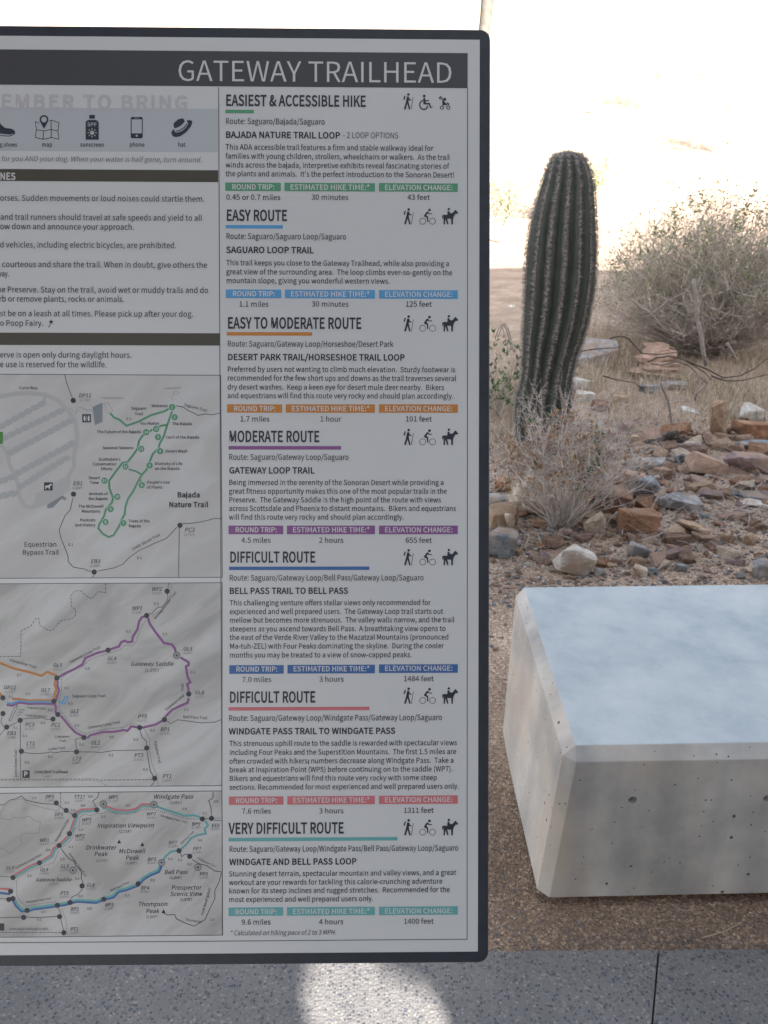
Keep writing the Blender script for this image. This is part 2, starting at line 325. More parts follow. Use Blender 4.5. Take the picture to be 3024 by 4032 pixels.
# ------------------------------------------------------------------ trail sign: a leaning panel, its prints laid out in the photograph's pixels
SC = EYEV + FWD * 0.75
SR = (RT + FWD * 0.0137).normalized(); SD = (-UP + FWD * 0.0155).normalized()
SN = SD.cross(SR).normalized()
if SN.dot(FWD) > 0: SN = -SN
SU = SR.cross(-SN).normalized(); SU = SU if SU.dot(UP) > 0 else -SU
def S(px, py):                               # pixel -> metres on the panel
    d = ray(px, py); t = (SC - EYEV).dot(SN) / d.dot(SN); p = EYEV + d * t - SC
    return (p.dot(SR), p.dot(SU))
def W3(s, t, h): return SC + SR * s + SU * t + SN * (h * 0.35 if h > 0 else h)
PX = 0.75 / F
GLYPHS = {}
for line in r'''  153
! 220;89,151,132,151,140,440,141,511,78,511,80,440;110,-9,142,4,155,38,142,73,110,86,78,73,65,38,78,4
& 464;177,-9,256,7,321,48,380,12,436,-9,452,43,359,91,410,175,446,269,388,269,359,190,318,122,249,188,191,263,268,327,304,411,278,481,205,509,122,475,91,392,99,335,123,274,55,214,25,130,44,58,97,9;280,81,234,52,184,41,114,66,85,133,104,186,149,231,209,152;168,304,144,392,161,444,206,465,242,448,253,409,228,352
' 190;75,329,114,329,126,456,127,526,61,526,63,456
( 231;163,-134,201,-117,136,41,115,212,136,383,201,540,163,558,89,397,63,212,89,27
) 231;68,-134,141,27,168,212,141,397,68,558,29,540,95,383,117,212,95,41,29,-117
* 319;105,321,160,386,213,321,243,342,199,414,274,445,262,480,184,461,177,543,141,543,134,460,56,480,44,445,118,414,75,342
, 190;51,-130,124,-73,151,13,137,67,98,86,65,74,51,42,65,10,97,-1,104,-1,86,-55,36,-93
- 237;31,167,206,167,206,215,31,215
. 190;95,-9,127,4,140,38,127,73,95,86,63,73,50,38,63,4
/ 267;8,-122,53,-122,257,542,212,542
0 379;190,-9,272,20,326,107,345,252,326,395,272,481,190,509,107,481,53,395,34,252,53,107,107,20;190,42,140,63,106,132,94,252,106,371,140,438,190,460,240,438,273,371,285,252,273,132,240,63
1 379;60,0,334,0,334,52,234,52,234,500,186,500,83,465,83,425,172,425,172,52,60,52
2 379;30,0,344,0,344,54,206,54,124,49,266,210,321,362,303,440,252,491,175,509,92,489,27,436,63,400,110,442,167,458,236,430,259,359,203,217,30,37
3 379;179,-9,261,8,319,57,340,134,310,218,235,261,235,264,299,308,323,384,304,452,253,494,177,509,100,492,38,450,72,410,119,445,175,458,237,437,260,379,247,331,203,297,121,284,121,236,213,224,262,189,277,136,249,68,175,43,103,60,52,100,20,60,83,12
4 379;232,0,291,0,291,138,357,138,357,188,291,188,291,500,222,500,14,179,14,138,232,138;232,188,78,188,192,358,233,432,235,432,232,341
5 379;179,-9,258,11,319,69,342,162,322,253,267,305,192,322,117,302,130,447,318,447,318,500,75,500,59,267,92,246,132,267,175,275,251,245,279,161,248,75,173,43,100,60,50,98,18,57,82,12
6 379;205,-9,277,12,329,68,349,153,332,241,284,293,210,310,150,294,97,250,116,373,162,438,226,458,269,447,305,420,340,458,291,495,223,509,132,482,65,396,38,239,60,101,120,19;98,201,150,250,200,264,268,234,290,153,266,71,205,40,131,82
7 379;135,0,200,0,215,174,258,319,347,462,347,500,33,500,33,447,276,447,172,243
8 379;191,-9,273,8,327,54,347,120,322,202,263,252,263,255,307,304,329,376,313,444,266,491,192,508,95,472,55,381,75,313,123,265,123,263,60,209,31,124,52,55,108,8;225,271,146,313,112,381,134,439,192,461,254,435,276,372,263,319;192,38,117,64,87,130,106,194,156,243,248,197,288,122,262,61
9 379;160,-9,249,19,315,109,342,271,319,404,260,483,173,509,102,488,50,432,30,347,47,260,95,207,168,190,230,206,283,250,263,128,218,62,158,43,112,53,74,81,40,42,90,6;282,303,230,252,178,236,111,266,89,347,113,429,174,460,249,420
: 190;95,266,127,279,140,314,127,348,95,362,63,348,50,314,63,279;95,-9,127,4,140,38,127,73,95,86,63,73,50,38,63,4
; 190;95,266,127,279,140,314,127,348,95,362,63,348,50,314,63,279;51,-130,124,-73,151,13,137,67,98,86,65,74,51,42,65,10,97,-1,104,-1,86,-55,36,-93
? 323;121,151,177,151,227,277,287,398,252,487,160,520,86,502,29,457,65,424,105,456,153,468,208,446,226,394,196,321,141,249;151,-9,183,4,196,38,183,73,151,86,119,73,106,38,119,4
A 415;3,0,66,0,115,153,297,153,345,0,412,0,242,500,172,500;130,203,155,280,205,449,207,449,258,280,282,203
B 448;69,0,228,0,327,16,393,65,417,147,389,228,316,266,316,269,370,311,389,378,367,449,306,488,217,500,69,500;132,288,132,450,209,450,297,432,327,370,299,310,206,288;132,50,132,239,219,239,320,217,355,149,319,74,219,50
C 435;257,-9,343,10,411,63,376,103,324,61,260,46,177,72,123,142,104,252,124,360,179,429,262,454,319,441,364,407,398,447,342,490,261,509,147,478,69,389,40,250,68,110,145,22
D 469;69,0,196,0,324,30,402,116,429,252,402,387,323,471,194,500,69,500;132,52,132,449,188,449,286,426,345,359,364,252,345,144,286,76,188,52
E 402;69,0,364,0,364,54,132,54,132,236,321,236,321,290,132,290,132,447,357,447,357,500,69,500
F 377;69,0,132,0,132,224,323,224,323,278,132,278,132,447,357,447,357,500,69,500
G 470;265,-9,355,8,420,49,420,259,255,259,255,207,362,207,362,76,322,54,271,46,181,72,124,142,104,252,125,360,183,429,271,454,334,440,379,407,413,447,356,489,269,509,151,478,70,389,40,250,69,110,148,22
H 497;69,0,132,0,132,236,365,236,365,0,428,0,428,500,365,500,365,291,132,291,132,500,69,500
I 200;69,0,132,0,132,500,69,500
J 365;162,-9,241,12,285,68,299,147,299,500,236,500,236,153,216,71,156,46,107,60,69,103,24,70,80,11
K 441;69,0,132,0,132,158,218,261,368,0,438,0,257,310,414,500,342,500,133,249,132,249,132,500,69,500
L 370;69,0,351,0,351,54,132,54,132,500,69,500
M 554;69,0,126,0,126,277,117,424,120,424,160,310,255,50,297,50,392,310,432,424,435,424,426,277,426,0,485,0,485,500,409,500,314,233,279,128,276,128,240,233,145,500,69,500
N 493;69,0,128,0,128,263,121,419,123,419,177,316,359,0,424,0,424,500,364,500,364,240,373,82,370,82,316,185,133,500,69,500
O 506;253,-9,364,23,439,113,467,252,439,390,364,478,253,509,142,478,67,390,40,252,67,113,142,23;253,46,174,72,123,143,104,252,123,360,174,429,253,454,332,429,383,360,402,252,383,143,332,72
P 432;69,0,132,0,132,199,214,199,311,216,375,266,398,353,375,440,310,486,211,500,69,500;132,250,132,449,203,449,277,440,321,411,336,353,304,275,206,250
Q 506;253,44,174,69,123,141,104,252,123,360,174,429,253,454,332,429,383,360,402,252,383,141,332,69;406,-126,477,-114,465,-65,413,-73,340,-56,290,-6,383,37,444,125,467,252,439,390,364,478,253,509,142,478,67,390,40,252,63,123,126,34,222,-7,290,-92
R 433;132,263,132,449,216,449,306,429,337,360,306,287,216,263;343,0,414,0,287,219,369,266,400,360,377,442,316,487,225,500,69,500,69,0,132,0,132,212,222,212
S 407;207,-9,298,10,356,61,377,133,347,218,274,267,203,297,147,327,120,381,146,434,214,454,276,441,327,407,360,447,296,492,214,509,132,492,77,445,56,377,89,292,158,248,229,217,289,184,313,128,285,69,208,46,133,63,70,108,33,65,110,11
T 409;173,0,236,0,236,447,387,447,387,500,21,500,21,447,173,447
U 492;246,-9,338,11,402,79,426,206,426,500,365,500,365,205,349,110,306,61,246,46,187,61,145,110,130,205,130,500,67,500,67,206,91,79,154,11
V 392;160,0,233,0,392,500,328,500,248,229,199,64,196,64,148,229,67,500,1,500
W 599;123,0,198,0,273,302,298,415,301,415,325,302,401,0,477,0,580,500,520,500,467,228,439,65,435,65,400,228,330,500,272,500,203,228,168,65,165,65,135,228,83,500,18,500
X 391;12,0,78,0,150,135,190,216,193,216,236,135,310,0,380,0,233,255,370,500,304,500,237,372,201,299,198,299,159,372,91,500,21,500,158,259
Y 362;149,0,212,0,212,194,363,500,297,500,233,359,183,249,180,249,131,359,66,500,-1,500,149,194
Z 411;34,0,379,0,379,54,112,54,376,462,376,500,58,500,58,447,298,447,34,38
a 384;148,-9,213,7,271,44,273,44,278,0,329,0,329,228,316,308,275,361,201,380,119,364,56,332,80,289,130,316,191,328,252,299,267,235,138,209,64,164,40,96,71,19;166,42,119,55,100,100,137,159,267,193,267,90,216,54
b 422;226,-9,305,15,364,83,387,191,370,291,320,356,239,380,178,365,123,328,126,394,126,543,63,543,63,0,113,0,118,38,121,38,172,4;216,44,173,52,126,82,126,277,176,314,224,327,299,290,322,190,292,83
c 348;209,-9,273,4,329,38,302,80,262,54,214,43,131,82,100,185,133,288,216,327,256,319,290,295,321,336,276,367,214,380,125,357,60,290,35,185,59,80,120,14
d 423;189,-9,251,7,302,44,304,44,309,0,360,0,360,543,297,543,297,400,301,337,253,368,196,380,117,356,59,289,36,185,55,80,108,14;203,44,127,81,100,186,132,288,207,327,252,318,297,289,297,94,251,56
e 378;213,-9,280,2,334,29,312,70,269,49,220,41,133,76,97,171,347,171,349,206,332,298,282,358,201,380,121,356,60,289,35,185,59,80,123,14;96,215,133,300,203,330,270,301,295,215
f 222;23,320,73,320,73,0,135,0,135,320,214,320,214,370,135,370,135,429,148,483,188,502,229,492,243,540,181,552,99,519,73,430,73,370,23,367
g 385;188,-171,287,-153,352,-106,375,-42,343,25,246,46,173,46,122,57,108,86,115,111,132,130,187,117,283,152,323,246,314,290,293,323,368,323,368,370,239,370,187,380,118,364,68,318,48,248,63,188,97,148,97,145,69,117,56,76,65,39,89,16,89,12,49,-26,35,-72,77,-145;187,160,132,183,108,248,132,311,187,334,243,311,266,248,243,183;196,-128,118,-110,89,-63,98,-31,127,0,175,-5,239,-5,295,-16,314,-53,282,-104
h 414;63,0,126,0,126,269,175,311,226,325,280,302,297,226,297,0,359,0,359,235,347,314,309,363,246,380,178,362,123,318,126,394,126,543,63,543
i 188;63,0,126,0,126,370,63,370;94,447,124,458,136,488,124,517,94,529,64,517,53,488,64,458
j 188;24,-165,102,-132,126,-42,126,370,63,370,63,-42,54,-96,18,-115,-18,-108,-30,-156;94,447,124,458,136,488,124,517,94,529,64,517,53,488,64,458
k 377;63,0,124,0,124,98,194,179,302,0,370,0,230,221,353,370,284,370,127,175,124,175,124,543,63,543
l 194;128,-9,164,-3,156,44,143,43,130,49,126,70,126,543,63,543,63,74,78,13
m 632;63,0,126,0,126,269,174,311,218,325,270,302,287,226,287,0,349,0,349,269,398,311,443,325,495,302,512,226,512,0,574,0,574,235,561,314,524,363,462,380,398,360,339,309,304,361,237,380,175,362,121,317,120,317,114,370,63,370
n 416;63,0,126,0,126,269,175,311,226,325,280,302,297,226,297,0,359,0,359,235,347,314,309,363,246,380,178,362,121,317,120,317,114,370,63,370
o 413;207,-9,291,14,354,80,378,185,354,290,291,357,207,380,122,357,60,290,35,185,60,80,122,14;207,43,129,82,100,185,129,288,207,327,285,288,314,185,285,82
p 423;63,-156,126,-156,126,-31,123,34,175,2,226,-9,305,15,364,83,387,191,370,291,320,356,239,380,177,364,121,327,120,327,114,370,63,370;216,44,174,52,126,82,126,277,176,314,224,327,299,290,322,190,292,83
q 423;297,-156,360,-156,360,370,310,370,304,336,303,336,254,369,196,380,117,356,59,289,36,185,55,80,108,14,189,-9,250,6,301,43,297,-25;203,44,127,81,100,186,132,288,207,327,252,318,297,289,297,94,251,56
r 265;63,0,126,0,126,238,170,305,218,324,254,318,266,372,226,380,168,359,121,303,120,303,114,370,63,370
s 319;160,-9,260,24,294,101,258,176,181,214,126,238,102,278,118,316,171,332,215,322,254,299,284,338,234,367,170,380,76,349,42,275,77,205,150,168,208,141,235,98,217,57,162,40,102,52,52,84,22,42,84,6
t 257;179,-9,248,5,235,52,193,42,148,60,136,113,136,320,237,320,237,370,136,370,136,475,84,475,77,370,18,367,18,320,74,320,74,115,83,50,117,7
u 414;171,-9,238,9,293,58,295,58,300,0,352,0,352,370,290,370,290,108,241,60,190,45,136,68,120,143,120,370,57,370,57,136,69,56,107,8
v 355;143,0,216,0,347,370,285,370,215,160,181,50,177,50,143,160,74,370,9,370
w 547;121,0,194,0,246,198,271,306,275,306,300,200,353,0,429,0,529,370,469,370,415,156,393,53,389,53,364,156,306,370,245,370,187,156,162,53,159,53,137,156,82,370,18,370
x 340;10,0,76,0,126,87,163,153,166,153,207,87,261,0,329,0,207,187,320,370,255,370,209,289,177,227,173,227,137,289,87,370,20,370,132,193
y 355;69,-160,156,-123,207,-31,347,370,286,370,219,165,189,60,186,60,149,165,74,370,9,370,158,-1,149,-29,117,-86,66,-108,38,-102,25,-152
z 324;24,0,304,0,304,50,102,50,298,337,298,370,45,370,45,320,219,320,24,33
| 184;70,-190,114,-190,114,572,70,572'''.split('\n'):
    if len(line) < 2: continue
    parts = line[2:].split(';')
    GLYPHS[line[0]] = (int(parts[0]), [[(int(a), int(b)) for a, b in zip(c.split(',')[::2], c.split(',')[1::2])] for c in parts[1:]])
_gc = {}
def area(c): return sum(c[i - 1][0] * c[i][1] - c[i][0] * c[i - 1][1] for i in range(len(c))) / 2
def glyph(ch, bold):
    k = (ch, bold)
    if k in _gc: return _gc[k]
    adv, cons = GLYPHS.get(ch, GLYPHS['x'])
    if cons:
        sgn = 1 if area(max(cons, key=lambda c: abs(area(c)))) > 0 else -1
        out = []
        for c in cons:
            c = [p for i, p in enumerate(c) if (p[0] - c[i - 1][0]) ** 2 + (p[1] - c[i - 1][1]) ** 2 > 4]; n = len(c); o = []
            for i in range(n):
                a, b, d = Vector(c[i - 1]), Vector(c[i]), Vector(c[(i + 1) % n])
                e1, e2 = (b - a).normalized(), (d - b).normalized()
                n1, n2 = Vector((e1.y, -e1.x)), Vector((e2.y, -e2.x)); m = n1 + n2
                L2 = m.length_squared
                m = m * (2 / L2) if L2 > 0.5 else n1 + n2
                o.append(b + m * (bold * sgn))
            out.append(o)
        loops = [[Vector((p[0], p[1], 0)) for p in c] for c in out]
        tri = [t for t in tessellate_polygon(loops)]
        vs = [(p[0], p[1]) for c in out for p in c]
    else: vs, tri = [], []
    _gc[k] = (adv, vs, tri); return _gc[k]
def twidth(t, bold, sp): return sum(glyph(c, bold)[0] + sp + bold * 0.6 for c in t) - sp
class Print(MB):                             # flat printing: local panel metres at a small height
    def poly(s, loops, h):
        tri = tessellate_polygon([[Vector((p[0], p[1], 0)) for p in l] for l in loops])
        s.add([W3(p[0], p[1], h) for l in loops for p in l], [t for t in tri])
    def ppoly(s, loops, h): s.poly([[S(*p) for p in l] for l in loops], h)
    def rect(s, x0, y0, x1, y1, h):          # left edge anchored; runs along the panel's own horizontal
        a = S(x0, y0); w = S(x1, y0)[0] - a[0]; b = S(x0, y1)
        if x0 < 0: a = (a[0], S(x1, y0)[1]); b = (b[0], S(x1, y1)[1])
        s.poly([[(a[0], b[1]), (a[0] + w, b[1]), (a[0] + w, a[1]), (a[0], a[1])]], h)
    def text(s, t, x0, y, x1=None, cap=20, bold=0, it=0, h=0.0016, sp=0, ang=0, pre='', al='l', cond=1.0):
        o = S(x0, y); k = cap * PX / 500; w = twidth(t, bold, sp) * k * cond
        if x1 is not None: cond *= (S(x1, y)[0] - o[0]) / w; w = S(x1, y)[0] - o[0]
        x = 0.0
        if al == 'c': x = -w / 2
        if al == 'r': x = -w
        x -= (twidth(pre, bold, sp) + sp) * k * cond if pre else 0
        ca, sa = math.cos(math.radians(ang)), math.sin(math.radians(ang))
        for ch in pre + t:
            adv, vs, tri = glyph(ch, bold)
            if vs:
                pts = []
                for gx, gy in vs:
                    u = x + (gx + bold * 0.3 + it * gy) * k * cond; v = gy * k
                    pts.append(W3(o[0] + u * ca - v * sa, o[1] + u * sa + v * ca, h))
                s.add(pts, tri)
            x += (adv + sp + bold * 0.6) * k * cond
    def disc(s, px, py, r, h, r_in=0, n=18):
        c = S(px, py); L = [[(c[0] + math.cos(2 * math.pi * i / n) * r * PX, c[1] + math.sin(2 * math.pi * i / n) * r * PX) for i in range(n)]]
        if r_in: L.append([(c[0] + math.cos(2 * math.pi * i / n) * r_in * PX, c[1] + math.sin(2 * math.pi * i / n) * r_in * PX) for i in range(n)])
        s.poly(L, h)
    def line(s, pts, w, h, shift=0, closed=False):
        P = [Vector(S(*p)) for p in pts]
        if closed: P = P + [P[0]]
        L, R = [], []
        for i, p in enumerate(P):
            a = (p - P[i - 1]).normalized() if i else ((P[0] - P[-2]).normalized() if closed else (P[1] - p).normalized())
            b = (P[i + 1] - p).normalized() if i < len(P) - 1 else ((P[1] - P[0]).normalized() if closed else a)
            m = a + b; m = m.normalized() if m.length > 1e-6 else a
            q = min(1.6, 1 / max(0.4, m.dot(a))); nv = Vector((-m.y, m.x)) * (q * PX)
            L.append(p + nv * (shift + w / 2)); R.append(p + nv * (shift - w / 2))
        b = len(s.v); n = len(P)
        s.add([W3(v[0], v[1], h) for v in L] + [W3(v[0], v[1], h) for v in R], [(i + n, i + 1 + n, i + 1, i) for i in range(n - 1)])
    def dots(s, pts, gap, r, h, shift=0):
        P = [Vector(S(*p)) for p in pts]; d = gap * PX * 0.5
        for a, b in zip(P, P[1:]):
            L = (b - a).length; e = (b - a).normalized(); nv = Vector((-e.y, e.x)) * shift * PX
            while d < L:
                c = a + e * d + nv
                s.add([W3(c.x + math.cos(k * math.pi / 3) * r * PX, c.y + math.sin(k * math.pi / 3) * r * PX, h) for k in range(6)], [tuple(range(6))]); d += gap * PX
            d -= L
    def dashes(s, pts, on, off, w, h):
        P = [Vector(p) for p in pts]; cur = 0.0; per = on + off
        for a, b in zip(P, P[1:]):
            L = (b - a).length; e = (b - a).normalized(); x = -(cur % per)
            while x < L:
                u, v = max(0, x), min(L, x + on)
                if v - u > 1: s.line([tuple(a + e * u), tuple(a + e * v)], w, h)
                x += per
            cur += L
def ink(name, c, rough=0.45): return flat(name, c, rough, spec=0.4)
M_FRAME = flat('dark_laminate', (0.020, 0.026, 0.037), 0.5, 0.15, 60)
M_SHEET = flat('printed_sheet', (0.545, 0.56, 0.575), 0.38, 0.03, 2.0)
M_INK = ink('dark_ink', (0.028, 0.032, 0.050)); M_LINE = ink('line_ink', (0.075, 0.08, 0.1))
M_BAR = ink('charcoal_ink', (0.056, 0.058, 0.066)); M_OLIVE = ink('umber_ink', (0.064, 0.059, 0.046))
M_PAPER = ink('pale_ink', (0.55, 0.555, 0.565)); M_GHOST = ink('ghost_ink', (0.435, 0.44, 0.47)); M_BAND = ink('band_tint', (0.415, 0.44, 0.475))
M_GREYTXT = ink('grey_ink', (0.085, 0.095, 0.115)); M_TEALTXT = ink('teal_grey_ink', (0.11, 0.15, 0.18))
INK = {k: ink(k + '_ink', v) for k, v in dict(green=(0.085, 0.28, 0.165), blue=(0.085, 0.30, 0.56), orange=(0.48, 0.19, 0.038), purple=(0.22, 0.085, 0.25),
       navy=(0.042, 0.125, 0.33), pink=(0.52, 0.15, 0.175), teal=(0.12, 0.36, 0.37)).items()}
XL = -4700                                   # the panel runs on to the left, out of the picture
base = Vector((-0.98, W3(*S(-290, 3790), 0).y + 0.22, 0.0))
sign = empty('trail_sign', base, 'large leaning trailhead information sign with dark border, route list and trail maps', 'sign')
# panel: dark laminate with rounded corners, 18 mm thick, pale sheet on its face
a, b = S(1931, 116), S(1929, 3790); l = S(XL, 2000)[0]; rr = 40 * PX
def rrect(x0, y0, x1, y1, r, n=7):
    out = []
    for cx_, cy_, a0 in ((x1 - r, y1 - r, 0), (x0 + r, y1 - r, 90), (x0 + r, y0 + r, 180), (x1 - r, y0 + r, 270)):
        for i in range(n): w = math.radians(a0 + 90 * i / (n - 1)); out.append((cx_ + r * math.cos(w), cy_ + r * math.sin(w)))
    return out
outer = rrect(l, b[1], a[0], a[1], rr); inner = rrect(l + 0.0008, b[1] + 0.0008, a[0] - 0.0008, a[1] - 0.0008, rr - 0.0008); n = len(outer)
mb = Print(); mb.add([W3(x, y, 0) for x, y in inner] + [W3(x, y, -0.0008) for x, y in outer] + [W3(x, y, -0.018) for x, y in outer],
    [tuple(range(n)), tuple(reversed(range(2 * n, 3 * n)))] + [(i, i + n, (i + 1) % n + n, (i + 1) % n) for i in range(n)] + [(i + n, i + 2 * n, (i + 1) % n + 2 * n, (i + 1) % n + n) for i in range(n)])
mb.build('border_panel', M_FRAME, sign)
c, d = S(1889, 157), S(1887, 3746)
mb = Print(); mb.poly([[(l + 0.011, d[1]), (c[0], d[1]), (c[0], c[1]), (l + 0.011, c[1])]], 0.0006); sheet = mb.build('printed_sheet', M_SHEET, sign)
# post, arm and foot carry the panel from behind, left of the picture
M_STEEL = flat('painted_steel', (0.03, 0.033, 0.038), 0.45, 0.1, 40)
pc = W3(S(-2400, 2000)[0], S(0, 2700)[1], -0.05)
mb = MB(); mb.box((base.x, pc.y + 0.06, (pc.z + 0.012) / 2 + 0.006), (0.10, 0.07, pc.z - 0.012)); mb.build('support_post', M_STEEL, sign)
mb = MB()
q = [W3(S(-2450, 0)[0] + i * 0.16, S(0, 2000)[1] + j * 0.24, h) for h in (-0.030, -0.0185) for i, j in ((-1, -1), (1, -1), (1, 1), (-1, 1))]
mb.add(q, [(3, 2, 1, 0), (4, 5, 6, 7), (0, 1, 5, 4), (1, 2, 6, 5), (2, 3, 7, 6), (3, 0, 4, 7)]); mb.build('mounting_plate', M_STEEL, sign)
mb = MB(); mb.box((base.x, pc.y + 0.06, 0.006), (0.24, 0.2, 0.012)); mb.build('foot_plate', M_STEEL, sign)
# border lines of the printed area
mb = Print(); mb.line([(1841, 345), (1839, 3699)], 3, 0.0010); p0, p1 = S(XL + 60, 3717), S(1839, 3699)
mb.poly([[(p0[0], p1[1]), (p1[0], p1[1]), (p1[0], p1[1] + 3 * PX), (p0[0], p1[1] + 3 * PX)]], 0.00102); mb.line([(861, 344), (877, 3683)], 3, 0.00104); mb.build('border_lines', M_LINE, sign)
# title bar
ta, tb = S(1841.5, 210), S(1841, 348); mb = Print(); lx = S(XL + 60, 1000)[0]
mb.poly([[(lx, tb[1]), (ta[0], tb[1]), (ta[0], ta[1]), (lx, ta[1])]], 0.0010); bar = mb.build('title_bar', M_BAR, sign)
mb = Print(); mb.text('GATEWAY TRAILHEAD', 697, 319.5, 1784, 79, bold=-2); mb.build('title_lettering', M_PAPER, bar)

# ---- the seven route entries
def hiker(p, x, y):
    p.disc(x + 21, y - 59, 5.2, 0.0013, n=14)
    p.ppoly([[(x + 5, y - 54), (x + 10.5, y - 54.5), (x + 6, y - 38), (x + 0.5, y - 39)]], 0.0013)
    p.ppoly([[(x + 15, y - 51), (x + 23, y - 51), (x + 25, y - 42.5), (x + 33, y - 38), (x + 32, y - 35), (x + 22, y - 37.5), (x + 22, y - 28), (x + 29, y - 1), (x + 23, y), (x + 17, y - 23), (x + 10, y), (x + 3, y - 1), (x + 12, y - 34)]], 0.0013)
    p.line([(x + 39.5, y - 48), (x + 31.5, y)], 2.0, 0.00134)
def rider_bike(p, x, y):
    p.disc(x + 39, y - 57, 5.4, 0.0013, n=14); p.disc(x + 12, y - 13, 13, 0.00132, 11, 22); p.disc(x + 51, y - 13, 13, 0.00132, 11, 22)
    p.ppoly([[(x + 28, y - 50), (x + 33, y - 51.5), (x + 38, y - 44), (x + 49, y - 44), (x + 49.5, y - 40.5), (x + 36, y - 40.5), (x + 32, y - 44), (x + 27, y - 36), (x + 34, y - 30), (x + 34.5, y - 10), (x + 30, y - 9.5), (x + 29, y - 26), (x + 19, y - 31), (x + 17, y - 35)]], 0.00136)
def horse(p, x, y):
    p.disc(x + 26, y - 60.5, 4.8, 0.0013, n=14)
    p.ppoly([[(x + 0, y - 35), (x + 4, y - 38), (x + 20, y - 38), (x + 21, y - 53), (x + 28, y - 53), (x + 30, y - 46), (x + 39, y - 44), (x + 42, y - 47), (x + 51, y - 57), (x + 54, y - 58), (x + 56, y - 54), (x + 63, y - 46), (x + 61, y - 42), (x + 53, y - 42), (x + 46, y - 32), (x + 43, y - 22), (x + 42, y), (x + 36, y), (x + 35, y - 22), (x + 20, y - 23), (x + 25, y - 1), (x + 20, y), (x + 12, y - 22), (x + 11, y), (x + 5, y), (x + 6, y - 33), (x + 4, y - 22), (x + 0.5, y - 23)]], 0.0013)
def wheelchair(p, x, y):
    p.disc(x + 19, y - 53, 5.6, 0.0013, n=14)
    p.ppoly([[(x + 15.5, y - 45), (x + 24, y - 45), (x + 24, y - 37), (x + 38, y - 37), (x + 38.5, y - 33), (x + 25, y - 32), (x + 25, y - 26), (x + 42, y - 26), (x + 46, y - 10), (x + 52, y - 12), (x + 53, y - 9), (x + 43, y - 4), (x + 37, y - 20), (x + 16, y - 20)]], 0.0013)
    p.line([(x + 15, y - 36), (x + 6, y - 31), (x + 1.5, y - 22), (x + 2.5, y - 11), (x + 9, y - 3), (x + 18, y + 0), (x + 27, y - 3), (x + 34, y - 14)], 5, 0.00134)
def stroller(p, x, y):
    p.disc(x + 22, y - 40, 6, 0.0013, n=14); p.disc(x + 11, y - 7.5, 8, 0.00132, 4.6); p.disc(x + 36, y - 7.5, 8, 0.00132, 4.6)
    p.line([(x + 5, y - 39), (x + 1, y - 46), (x + 6, y - 50), (x + 14, y - 40)], 4.5, 0.00136)
    p.ppoly([[(x + 12, y - 40), (x + 17, y - 36), (x + 33, y - 17), (x + 13, y - 17)]], 0.0014)
    p.line([(x + 31, y - 26), (x + 39, y - 19)], 6, 0.00142)
